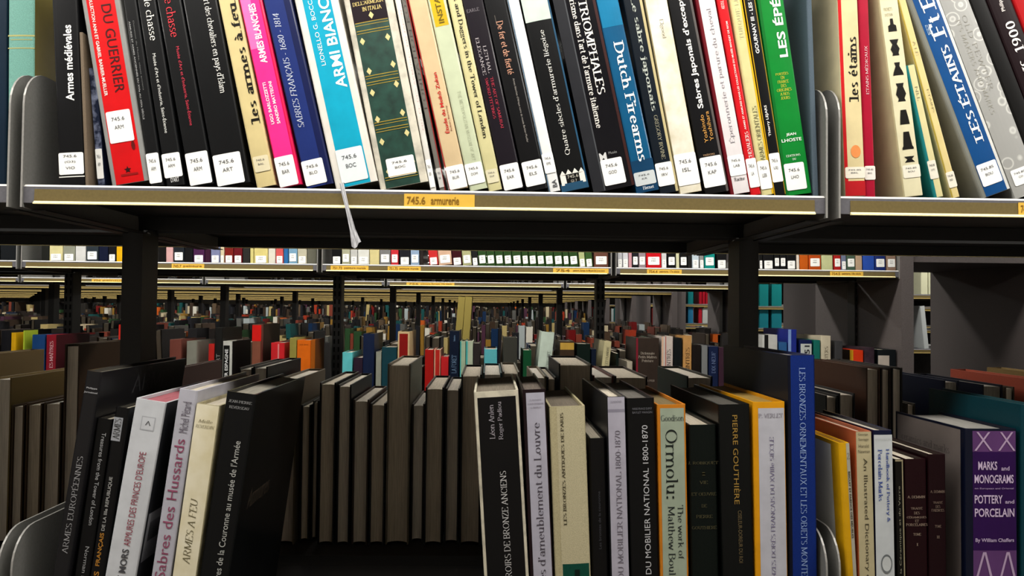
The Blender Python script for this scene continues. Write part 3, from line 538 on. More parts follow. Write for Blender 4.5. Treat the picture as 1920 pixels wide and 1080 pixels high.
U('thick cream book with a column of black flagon silhouettes down the spine', 'cfc8a4', 1694, 1735, 1648, 1690, panels=[full(.03, .97, 'ded8ba')], shapes=[flagon(a, b_, FL[i], .50 + .002 * i) for i, (a, b_) in enumerate([(36, 60), (75, 105), (118, 142), (157, 191), (207, 234), (248, 281), (294, 305)])],
  texts=[('r', 'PICHETS', 15, 21, .18, .62, '6b6650', 'H'), ('r', "D'ÉTAIN", 25, 31, .2, .6, '6b6650', 'H')], call=(310, 334, .08, 1, ['745.85', 'BOU'], 'e2ddcc'), d=.19, y=-.004)
U('short cream and teal booklet next to the flagon silhouettes', '2d8f92', 1738, 1768, 1668, 1684, panels=[full(.28, 1, 'dbd3a6')], h=.172, texts=[('r', 'TIN', 163, 190, .5, .8, '8a8468', 'U')], call=(302, 336, .02, .98, ['745.85', '(OT)'], 'e0dccb'))
U('thin pale yellow book titled Etains leaning on the blue volume', 'dfcf9a', 1774, 1806, 1688, 1700, panels=[full(0, .12, 'b3a136')], texts=[('r', 'ETAINS', 212, 168, .5, .72, '8d8668', 'D'), ('r', 'A LE', 78, 105, .4, .66, '9a9374', 'D')], call=(323, 352, .0, .98, ['745.85', 'BID'], 'e4dfce'), h=.262)
U('big blue book titled Les Étains in white, leaning steeply', '8f9089', 1828, 1893, 1695, 1763, panels=[full(.16, .90, '155a92'), full(.90, 1, 'd8d8d4')], texts=[('F', 'LES ÉTAINS', 270, 88, .38, .74, 'f4f4f0', 'U'), ('F', 'Ft E', 76, -8, .34, .82, 'f0f0ec', 'U'), ('r', 'Ed. P', 62, 44, .24, .40, 'c9dce8', 'H')], call=(306, 346, .18, .86, ['745.85', 'BOU']), h=.285, d=.22, rough=.2)
U('silver patterned book titled Old Pewter Its Makers and Marks', 'c2c2be', 1894, 1952, 1764, 1815, panels=[full(0, 1, SILVER)], texts=[('t', 'OLD PEWTER', 32, 172, .52, .70, '8e8c84', 'D'), ('t', 'ITS MAKERS AND MARKS', 36, 212, .26, .42, '9a988e', 'D')], call=(316, 345, .15, .8, ['745.85', 'CO']), h=.285, d=.22)
U('black book leaning behind the silver patterned one, right frame edge', '1b1a1a', 1953, 1985, 1817, 1850, h=.29)
U('dark maroon book with white numerals 1900 reading down', '27131a', 1986, 2034, 1851, 1898, texts=[('R', '1900', 98, 42, .32, .72, 'efe9e4', 'U'), ('R', 'ETAINS', 200, 112, .32, .72, 'efe9e4', 'U'), ('b', 'Philippe', 22, -8, .40, .6, 'd8d0cc', 'U')], h=.29)
U('red book at the right frame edge beyond the maroon one', 'b81c24', 2036, 2080, 1899, 1945, h=.29)
settle([b for b in UP if b['XR'] < -.571], None, -.5835); settle([b for b in UP if -.571 <= b['XR'] and b['XL'] < .429], -.562, .4145); settle([b for b in UP if b['XL'] >= .429], .4395)
# ------------------------------------------------------------------ near bookcase, lower shelf
LO = []
def N(label, col, tl, tr, yt, bl, br, panels=(), texts=(), y=0.0, d=.25, **k):
    LO.append(spec(bl, br, 1080, tl, tr, yt, YS + y, LS, None, d=d, col=col, label=label, panels=panels, texts=texts, group='books on the near lower shelf', **k))
N('tall charcoal book titled Armes Européennes leaning at the left plate', '2b2a2c', 161, 196, 699, 98, 132, texts=[('r', 'ARMES EUROPÉENNES', 1038, 856, .28, .74, '9b9a9c', 'U'), ('b', 'Philippe', 727, 731, .2, .9, 'a8a8aa', 'H'), ('b', 'Jorguéguel', 735, 739, .08, .95, 'a8a8aa', 'H')], d=.27, face=[('R', .34, .86, .895, .965, '3a393b', ('r', 'ARMES'))], rough=.35)
N('slim black book on treasures from the Tower of London', '141416', 175, 212, 788, 133, 168, texts=[('s', 'Treasures from the Tower of London', 812, 985, .48, .74, 'a9a9ab', 'D'), ('s', 'Norman and', 1025, 1100, .5, .74, 'a0a0a2', 'D')], y=.006)
N('black book with silver Armes tag and orange word Français', '161618', 214, 246, 767, 168, 196, texts=[('b', 'FRANÇAIS', 1062, 1000, .3, .66, 'b07a30', 'U'), ('b', 'ARMES', 1130, 1072, .3, .66, 'b07a30', 'U'), ('b', 'DE LA IIIe REPUBLIQUE', 996, 895, .34, .62, '9d9c9a', 'U'), ('r', 'ARMES', 824, 786, .12, .60, '2a2a2a', 'U')], panels=[(784, 828, .02, .68, 'a9abb0')], y=.004)
N('white book on mors and armures of European princes', 'd2d4d8', 251, 312, 756, 192, 257, texts=[('B', 'DE MORS', 1100, 1030, .42, .64, '4a4a4e', 'U'), ('s', "ARMURES DES PRINCES D'EUROPE", 1024, 848, .42, .64, '8d3848', 'U'), ('r', 'A', 790, 798, .44, .62, '3a3a3e', 'H')],
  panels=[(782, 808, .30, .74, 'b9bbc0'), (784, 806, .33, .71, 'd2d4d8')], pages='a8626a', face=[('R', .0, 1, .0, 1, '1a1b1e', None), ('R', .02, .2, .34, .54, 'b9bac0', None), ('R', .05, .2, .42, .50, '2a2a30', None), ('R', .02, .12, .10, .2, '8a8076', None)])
N('silver lilac book titled Sabres des Hussards in dark pink', 'c0bfc8', 336, 370, 734, 282, 320, texts=[('s', 'Sabres des Hussards', 1085, 824, .20, .74, '8d4a64', 'U'), ('s', 'Michel Pétard', 812, 754, .32, .78, '6c6672', 'U')], d=.26)
N('worn cream book titled Armes à Feu with faded italic letters', 'b9b091', 368, 411, 762, 322, 368, panels=[full(.02, .98, WORN_CREAM)], texts=[('i', 'ARMES A FEU', 1058, 935, .34, .66, '6b6448', 'U'), ('i', 'Melle', 788, 794, .2, .8, '7a7256', 'H'), ('i', 'REVERDIN', 798, 804, .1, .9, '7a7256', 'H')], kind='worn')
N("big black book on armour of la Couronne au musée de l'Armée", '121416', 424, 480, 741, 373, 430, texts=[('s', "Armures de la Couronne au musée de l'Armée", 1120, 827, .50, .72, 'b4b4b0', 'U'), ('R', 'JEAN-PIERRE', 752, 757, .12, .9, '8e8e8e', 'H'), ('R', 'REVERSEAU', 763, 768, .16, .84, '8e8e8e', 'H')],
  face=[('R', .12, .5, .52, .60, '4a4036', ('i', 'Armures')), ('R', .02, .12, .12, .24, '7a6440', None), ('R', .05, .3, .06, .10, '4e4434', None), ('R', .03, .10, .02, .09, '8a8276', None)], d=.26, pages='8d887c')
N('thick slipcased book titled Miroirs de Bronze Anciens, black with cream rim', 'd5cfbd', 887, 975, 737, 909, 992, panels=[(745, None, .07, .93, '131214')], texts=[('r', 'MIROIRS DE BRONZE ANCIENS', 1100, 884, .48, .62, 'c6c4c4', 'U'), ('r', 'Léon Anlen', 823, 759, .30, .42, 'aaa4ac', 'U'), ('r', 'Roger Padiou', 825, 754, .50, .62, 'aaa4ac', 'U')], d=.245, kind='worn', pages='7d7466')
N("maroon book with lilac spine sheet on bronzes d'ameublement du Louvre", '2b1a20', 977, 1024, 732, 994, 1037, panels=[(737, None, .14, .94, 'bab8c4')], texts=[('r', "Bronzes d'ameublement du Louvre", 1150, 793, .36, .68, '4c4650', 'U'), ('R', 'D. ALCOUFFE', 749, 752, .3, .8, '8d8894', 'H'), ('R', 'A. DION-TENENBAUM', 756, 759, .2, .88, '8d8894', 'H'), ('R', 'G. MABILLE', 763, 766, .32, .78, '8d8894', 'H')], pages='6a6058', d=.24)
N('cream cloth book on the antique bronzes of Paris, green block at foot', 'c0b797', 1028, 1099, 764, 1043, 1106, panels=[full(.2, .97, 'c9c1a4', 'cloth'), (1058, None, .22, .96, '1b5a4c', 'cloth')], texts=[('F', 'LES BRONZES ANTIQUES DE PARIS', 986, 774, .29, .39, '4a4434', 'U')], shapes=[([(.62 + .10 * math.cos(i * .7854) * (1 if i % 2 else .7), 1076 - 10 * math.sin(i * .7854) * (1 if i % 2 else .7)) for i in range(8)], '0c1c18')], kind='cloth', pages='6f665a', d=.24)
N('short black book between the cream cloth book and the lilac 1800-1870 one', '131214', 1104, 1135, 823, 1110, 1142, texts=[('s', 'Les bronzes de la couronne', 1030, 922, .45, .6, '44444a', 'U')], y=.006, d=.2)
N('dark boarded book with lilac spine lettered Mobilier National 1800-1870', '2e2f33', 1139, 1171, 745, 1145, 1182, panels=[full(.04, .96, 'b9b6c2'), (768, 774, .04, .96, '9a97a4')], texts=[('r', 'LES BRONZES DU MOBILIER NATIONAL 1800-1870', 1205, 808, .38, .68, '6a6470', 'U'), ('s', 'DUMONTHIER', 752, 756, .2, .8, '8a8692', 'H')], d=.26)
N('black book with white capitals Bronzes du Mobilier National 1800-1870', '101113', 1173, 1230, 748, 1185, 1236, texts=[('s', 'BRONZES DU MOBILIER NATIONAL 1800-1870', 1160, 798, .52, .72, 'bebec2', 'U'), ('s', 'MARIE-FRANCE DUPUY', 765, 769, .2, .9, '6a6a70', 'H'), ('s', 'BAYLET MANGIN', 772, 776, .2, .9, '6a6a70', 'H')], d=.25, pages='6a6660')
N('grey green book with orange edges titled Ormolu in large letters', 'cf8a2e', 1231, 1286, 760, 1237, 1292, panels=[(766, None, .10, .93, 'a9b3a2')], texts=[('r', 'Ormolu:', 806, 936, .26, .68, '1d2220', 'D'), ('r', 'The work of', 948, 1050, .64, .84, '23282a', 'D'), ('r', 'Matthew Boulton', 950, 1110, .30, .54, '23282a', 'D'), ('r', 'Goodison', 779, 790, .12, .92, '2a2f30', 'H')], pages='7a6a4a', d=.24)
N('short dark green black book with faint gold lines right of Ormolu', '17201c', 1292, 1343, 798, 1296, 1349, texts=[('R', t, y_, y_ + 6, .5 - .05 * len(t), .5 + .05 * len(t), '4a4630', 'H') for t, y_ in (('J. ROBIQUET', 866), ('-', 886), ('VIE', 902), ('ET OEUVRE', 924), ('DE', 946), ('PIERRE', 966), ('GOUTHIERE', 987))], kind='cloth', y=.004, d=.2)
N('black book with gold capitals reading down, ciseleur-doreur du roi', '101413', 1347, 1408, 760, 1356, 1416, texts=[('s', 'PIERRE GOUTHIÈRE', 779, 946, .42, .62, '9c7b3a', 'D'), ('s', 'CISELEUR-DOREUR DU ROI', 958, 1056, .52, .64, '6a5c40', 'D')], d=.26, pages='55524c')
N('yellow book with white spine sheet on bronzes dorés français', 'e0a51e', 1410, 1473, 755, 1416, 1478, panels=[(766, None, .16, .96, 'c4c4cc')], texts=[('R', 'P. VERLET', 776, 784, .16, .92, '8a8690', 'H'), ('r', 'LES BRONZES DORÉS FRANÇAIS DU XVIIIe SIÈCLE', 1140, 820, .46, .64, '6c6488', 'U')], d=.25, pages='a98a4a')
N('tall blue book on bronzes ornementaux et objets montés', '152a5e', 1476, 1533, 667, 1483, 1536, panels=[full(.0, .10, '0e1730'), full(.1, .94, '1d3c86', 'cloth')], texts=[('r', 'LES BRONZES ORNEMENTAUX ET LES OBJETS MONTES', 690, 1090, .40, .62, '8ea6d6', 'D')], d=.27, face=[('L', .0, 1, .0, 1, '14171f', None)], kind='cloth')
N('white boarded book with yellow edges right of the tall blue one', 'd9ac1c', 1572, 1598, 832, 1588, 1610, panels=[full(.66, 1, 'b8b4a6')], face=[('L', .12, .99, .0, .98, 'd8d6cc', None)], texts=[('B', 'BISCUIT ET FAIENCE DES MEUBLES', 1010, 885, .72, .92, '4a4636', 'D'), ('r', '2', 850, 862, .7, .95, '6a6654', 'H')], d=.2)
N('cream book titled An Illustrated Dictionary with orange boards', 'b96a48', 1599, 1635, 810, 1607, 1641, panels=[full(.03, .98, 'c3b999')], texts=[('s', 'An Illustrated Dictionary of Ceramics', 860, 1180, .36, .68, '4c4636', 'D'), ('s', 'George', 813, 818, .14, .76, '6a634e', 'H'), ('s', 'Savage', 822, 828, .16, .8, '6a634e', 'H'), ('s', 'Harold', 834, 840, .16, .8, '6a634e', 'H'), ('s', 'Newman', 844, 850, .12, .86, '6a634e', 'H')], d=.21)
N('pale blue white book titled Handbook of Pottery & Porcelain Marks', '1b2444', 1637, 1674, 808, 1643, 1678, panels=[(816, None, .02, .98, 'ccd0d2')], texts=[('R', 'Handbook of Pottery &', 842, 980, .58, .80, '42569a', 'D'), ('R', 'Porcelain Marks', 843, 940, .20, .42, '42569a', 'D'), ('t', 'CUSHION', 823, 827, .1, .9, 'a6aaa8', 'H')],
  shapes=[([(.56 + .30 * math.sin(i * math.pi / 10), 1058 - 18 * math.cos(i * math.pi / 10)) for i in range(20)], '6b7072'), ([(.56 + .24 * math.sin(i * math.pi / 10), 1058 - 14 * math.cos(i * math.pi / 10)) for i in range(20)], 'c2c6c6')], d=.2, rough=.25)
N('slim black book on céramique et verre with cream edge', '16140f', 1678, 1693, 862, 1683, 1697, panels=[full(.84, 1, 'a59c82'), (None, 866, 0, 1, 'a59c82')], texts=[('s', 'Dictionnaire de la Céramique et du Verre', 1180, 912, .3, .62, '8a8674', 'U')], d=.18)
N('maroon book with gold lines on pottery, volume I', '2f1018', 1697, 1738, 862, 1700, 1742, texts=[('R', t, y_, y_ + 5, .5 - .045 * len(t), .5 + .045 * len(t), '8d7a6c', 'H') for t, y_ in (('A. DEMMIN', 930), ('TRAITÉ', 951), ('DES', 960), ('CÉRAMIQUES', 968), ('ET', 975), ('PORCELAINES', 982), ('TOME', 1000), ('I', 1019))], kind='cloth', d=.18)
N('maroon book with gold lines on pottery, volume II', '2b0f17', 1740, 1774, 853, 1742, 1776, texts=[('R', t, y_, y_ + 5, .5 - .045 * len(t), .5 + .045 * len(t), '7a685c', 'H') for t, y_ in (('A. DEMMIN', 920), ('TRAITÉ', 940), ('DES', 948), ('FAIENCES', 955), ('TOME', 985), ('II', 1005))], kind='cloth', d=.18)
xx = lambda u, v: [([(u - .13, 811), (u - .09, 811), (u + .17, 846), (u + .13, 846)], 'b39ab8'), ([(u + .09, 811), (u + .13, 811), (u - .13, 846), (u - .17, 846)], 'b39ab8'), ([(u - .13 + .13, 1036), (u + .04, 1036), (u + .20, 1100), (u + .15, 1100)], 'b39ab8'), ([(u - .02, 1036), (u + .02, 1036), (u - .16, 1100), (u - .2, 1100)], 'b39ab8')]
N('thick navy book with purple spine sheet titled Marks and Monograms', '141b33', 1810, 1908, 805, 1812, 1910, panels=[(809, None, .14, .97, '6e4a7c'), (848, 1033, .14, .97, '3d145a')], shapes=xx(.34, 0) + xx(.79, 0),
  texts=[('b', 'MARKS', 866, 882, .24, .60, 'c8b4d0', 'H'), ('b', 'and', 875, 883, .68, .84, 'b8a4c4', 'H'), ('b', 'MONOGRAMS', 891, 907, .17, .92, 'c8b4d0', 'H'), ('b', 'on European and Oriental', 915, 919, .17, .92, '9c86ac', 'H'), ('b', 'POTTERY', 929, 945, .17, .70, 'c8b4d0', 'H'), ('b', 'and', 938, 945, .75, .93, 'b8a4c4', 'H'), ('b', 'PORCELAIN', 954, 970, .17, .93, 'c8b4d0', 'H'), ('b', 'By William Chaffers', 1010, 1019, .18, .92, 'b8a4c4', 'H')],
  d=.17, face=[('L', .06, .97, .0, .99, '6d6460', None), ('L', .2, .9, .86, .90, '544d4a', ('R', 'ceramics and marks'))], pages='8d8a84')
N('teal boarded book at the right frame edge behind the purple one', '164a54', 1916, 1950, 760, 1916, 1952, d=.21, kind='cloth')
settle([b for b in LO if b['XL'] < .429], -.562, .4145); settle([b for b in LO if b['XL'] >= .429], .4395)
# ------------------------------------------------------------------ nearest bookcase, far side of the lower shelf: fore-edges towards the eye
def back_books(k, rows, group, where, jitter=0):
    out = []; yb = YF[k] + DEEP - .012; base = YF[k] + DEEP / 2 + .085
    for (x0, x1, yt, col, desc, *o) in rows:
        f = base + (o[0] if o else 0); a, b = P(x0, yt, f), P(x1, yt, f)
        out.append(dict(XL=a.x, XR=b.x, s=(o[1] if len(o) > 1 else 0), h=(a.z + b.z) / 2 - LS, d=yb - f, Y=yb, z0=LS, back=True, col=col, kind='cloth', group=group,
                        label=desc + ', ' + where, pages=o[2] if len(o) > 2 else random.choice(('d2c8b8', 'c8bca8', 'dad2c4')), hard=True))
    return out
W0 = 'fore-edge out'
B0 = back_books(0, [
    (-98, -66, 669, '7a6a4c', 'tall tan boarded book at the left frame edge'), (-12, 22, 709, '7c6b44', 'olive tan boarded book rising left of three brown fore-edges'),
    (23, 46, 760, '54422f', 'leftmost of three brown fore-edges left of the leaning Armes Européennes'), (50, 79, 757, '58452f', 'middle of three brown fore-edges left of the leaning Armes Européennes'), (83, 115, 755, '5a4a36', 'rightmost of three brown fore-edges left of the leaning Armes Européennes'),
    (122, 150, 646, '4a3826', 'tall brown boarded book behind Armes Européennes, left of the steel post'),
    (300, 340, 690, '5a4742', 'mauve brown book whose top shows right of the left post', .03),
    (448, 474, 690, '1a1b1c', 'thick black book behind the Hussards book, left one of a close pair', 0), (475, 502, 688, '17181b', 'thick black book behind the Hussards book, right one of a close pair', 0),
    (518, 556, 712, '6f6656', 'tan boarded book just right of the big leaning black book', 0), (565, 583, 760, '2a2827', 'low narrow grey fore-edge left of a tall black-boarded pair', .02), (587, 597, 752, '1b1a1a', 'very thin dark fore-edge left of the tall black-boarded pair', .03),
    (600, 630, 718, '141517', 'left of the tall black-boarded pair in the middle gap'), (634, 659, 722, '15171a', 'right of the tall black-boarded pair in the middle gap'),
    (663, 692, 750, '4a3c30', 'lower brown fore-edge, first after the black-boarded pair'), (695, 723, 757, '2c2b2c', 'lower grey fore-edge beside the tallest tan book'),
    (727, 770, 683, '7a7162', 'tallest tan boarded book in the middle gap'), (773, 796, 758, '3c2f26', 'low brown fore-edge right of the tallest tan book', .02),
    (798, 832, 727, '1c1c1e', 'broad pale grey fore-edge with dark boards'), (836, 862, 729, '1d1c1d', 'grey fore-edge second left of the Miroirs slipcase', .01), (865, 903, 703, '232426', 'dark tall fore-edge right behind the Miroirs slipcase'),
    (906, 941, 700, '3a5a62', 'teal boarded book peeping over the Miroirs slipcase'), (943, 974, 698, '8a8378', 'pale boarded book peeping over the Miroirs slipcase, right one'),
    (1000, 1024, 706, '8d8472', 'cream boarded book top above the Louvre bronzes'), (1026, 1043, 708, '2b2a2c', 'thin dark boarded book top above the Louvre bronzes'),
    (1048, 1110, 683, '2d3033', 'thickest dark grey book towering above the Paris bronzes book', .0), (1112, 1150, 705, '6a3a34', 'reddish boarded book above the black and lilac pair'), (1153, 1214, 706, '38302e', 'broad brown topped book above the 1800-1870 pair'),
    (1288, 1336, 706, '2a2c24', 'dark olive book above the short green black one', 0),
    (1340, 1366, 730, '2c2a28', 'dark boarded book beside the right steel post', .02)], 'books on the far side of the near lower shelf', W0)
B0R = back_books(0, [
    (1548, 1571, 742, '1c1c1e', 'low black book between the blue volume and a lit grey edge', .0), (1573, 1603, 738, '2a2a2e', 'low dark book with lit grey fore-edge', .0),
    (1624, 1650, 690, '5b4032', 'tall brown boarded book, third left of the side passage', 0), (1652, 1670, 691, '3a2c26', 'tall dark brown book, second left of the side passage', 0), (1672, 1692, 690, '2b2a26', 'tall dark book with olive fore-edge nearest the side passage', 0),
    (1700, 1716, 757, '4a4438', 'small low book beside the dark navy boards', .05),
    (1770, 1798, 714, '18233a', 'navy boarded book with white top edges', 0, 0, '9a958c'), (1842, 1880, 722, '141a2c', 'second navy boarded book right of the white-topped one', 0, 0, '8a857a'),
    (1884, 1902, 726, '4a4034', 'thin brown book between the navy and rust ones', .02), (1931, 1966, 712, 'a85a48', 'rust red boarded book rising at the right frame edge'), (2011, 2044, 708, '8a7650', 'olive tan book rising behind the rust one at the right edge')], 'books on the far side of the near lower shelf', W0)
settle([b for b in B0 if b['XR'] < -.571], None, -.5835); settle([b for b in B0 if b['XR'] >= -.571], -.562, .4145); settle(B0R, .4395)
# ------------------------------------------------------------------ second row, upper shelf (only the feet of the books show)
def band(k, rows, shelfz, Y, group, labeller, ybase=500, h=(.24, .30)):
    out = []
    for i, (x0, x1, col, nm, lab) in enumerate(rows):
        yb = ybase + (x0 - 600) * .0095; a, b = P(x0, yb, Y), P(x1, yb, Y); w = x1 - x0
        c = dict(XL=a.x, XR=b.x, s=-.10 if 795 < x0 < 1112 else -.02, h=random.uniform(*h), d=random.uniform(.18, .24), Y=Y, z0=shelfz, col=col, group=group, label=labeller(i, nm), kind='gloss')
        if lab:
            y1 = yb - (4 if lab == 1 else 9)
            c['call'] = (y1 - 15, y1, .12, .88, ['75%d' % (i % 9), 'PEI'])
        out.append(c)
    return out
BAYW = {0: 'left', 1: 'middle', 2: 'right', 3: 'far right'}
L1 = [(-24, -2, '2a2a30', 'dark', 1), (0, 35, '22262a', 'black red-spotted', 0), ], [(77, 91, '2b2c28', 'dark grey', 0), (92, 117, 'd9d2a4', 'cream and green', 1), (118, 140, '9c9e90', 'grey green', 1), (141, 160, 'd8d8d6', 'white', 0), (161, 184, '3a444c', 'slate', 2), (185, 202, '1a2340', 'navy', 0), (203, 217, '1c1c22', 'black', 1), (218, 229, 'e6b81a', 'yellow', 0), (230, 245, '1a1614', 'black orange-edged', 0),
      (297, 310, '1c1a1a', 'black half-hidden', 0), (311, 324, 'd8b0b0', 'pink', 0), (325, 345, '2a3038', 'dark steel', 2), (346, 361, '1a1a1e', 'black', 0), (362, 383, '5a2f5c', 'purple', 1), (384, 394, '4a2440', 'plum', 0), (395, 412, '8a90b0', 'grey lilac', 1), (413, 420, 'd8cdb0', 'cream', 1), (421, 437, '8a2a24', 'brick red', 1), (438, 454, '7a1a28', 'crimson', 1), (455, 468, '3a3a38', 'charcoal', 0), (469, 475, 'd8cf90', 'pale yellow', 0), (476, 502, 'dcd090', 'straw yellow', 1), (503, 516, 'e0dcd0', 'white', 0), (517, 531, 'd86a6a', 'rose', 1), (532, 540, '3a7ab0', 'sky blue', 0), (541, 557, '8ab0c8', 'pale blue', 2), (558, 575, 'c8c4b0', 'pale stone', 1), (576, 597, '77766a', 'stone grey', 0)], \
     [(622, 640, '17171a', 'black', 1), (641, 656, 'b8b8a0', 'teal-topped cream', 2), (657, 670, 'c8c8c4', 'light grey', 1), (671, 692, 'dcdcd6', 'white', 1), (693, 711, 'd8cd9c', 'cream', 0), (712, 732, '8a8a8a', 'mid grey', 2), (733, 747, 'd0404a', 'red-footed', 2), (749, 769, '2a2c34', 'dark-edged', 1), (770, 786, 'a0b4cc', 'pale blue', 2), (787, 798, '3a3230', 'dark brown', 0), (801, 822, 'd04040', 'bright red', 1), (823, 848, 'd8b8a0', 'pale peach', 2), (849, 867, '4a1420', 'maroon black', 1), (868, 885, 'b8b890', 'cream grey', 2), (886, 897, '2a2a2a', 'black', 1)] + \
     [(a, b - 1, '3a5a2e', 'green bound', 2) for a, b in zip((898, 914, 930, 946, 962, 980, 993, 1008, 1023, 1040, 1057, 1069), (914, 930, 946, 962, 980, 993, 1008, 1023, 1040, 1057, 1069, 1086))] + [(1087, 1098, 'b8c090', 'pale green', 1), (1099, 1112, '4a6a3a', 'moss green', 1), (1114, 1141, '7a5648', 'brown', 2)], \
     [(1158, 1167, 'c8c8cc', 'white', 1), (1168, 1178, 'd8d8dc', 'silver', 1), (1179, 1185, 'd0a0a8', 'pinkish', 0), (1186, 1197, '2a2a30', 'black', 2), (1198, 1211, 'a89aa0', 'mauve grey', 2), (1212, 1240, 'd01c2c', 'red', 2), (1241, 1250, 'd8d8d8', 'white', 1), (1252, 1267, '17171a', 'black', 2), (1268, 1274, 'd8d8b8', 'cream', 0), (1275, 1289, '1a1a1c', 'black', 2), (1290, 1297, '2a2a2a', 'thin dark', 0), (1298, 1311, 'c8d4dc', 'pale blue', 1), (1312, 1320, '9a9a98', 'grey', 1), (1321, 1341, '1a9a92', 'teal', 2), (1344, 1363, '1a1a1c', 'thick black', 1),
      (1424, 1430, '1a1a1a', 'thin black', 1), (1431, 1451, '17171a', 'black', 1), (1452, 1462, '1a1a1a', 'black', 2), (1463, 1474, '1c1c1e', 'black', 2), (1475, 1493, '17171a', 'black', 1), (1494, 1499, 'e6dcd0', 'white', 0), (1500, 1516, 'c86a20', 'orange', 0), (1517, 1540, 'c05a1c', 'deep orange', 2), (1541, 1562, 'c8cca0', 'pale cream', 0), (1564, 1577, 'b8302c', 'red and white', 2), (1578, 1587, '8088a0', 'blue grey', 1), (1588, 1604, '5a7060', 'sage', 2), (1605, 1617, 'c0a890', 'beige', 0), (1619, 1640, '3a60b4', 'blue', 0), (1641, 1661, '2a3f80', 'dark blue', 2), (1663, 1688, 'a08878', 'taupe', 2)]
PX = [GX + BAY * i for i in range(-3, 3)]
for g, rows in enumerate(L1):
    settle(band(1, rows, US, YF[1] + .010, 'books on the second row upper shelf', lambda i, nm, g=g: '%s book foot, %s from left in the second row upper shelf %s bay' % (nm, ORD[i], ('outermost', 'left', 'middle', 'right')[g])), PX[g] + .0125, PX[g + 1] - .0125)
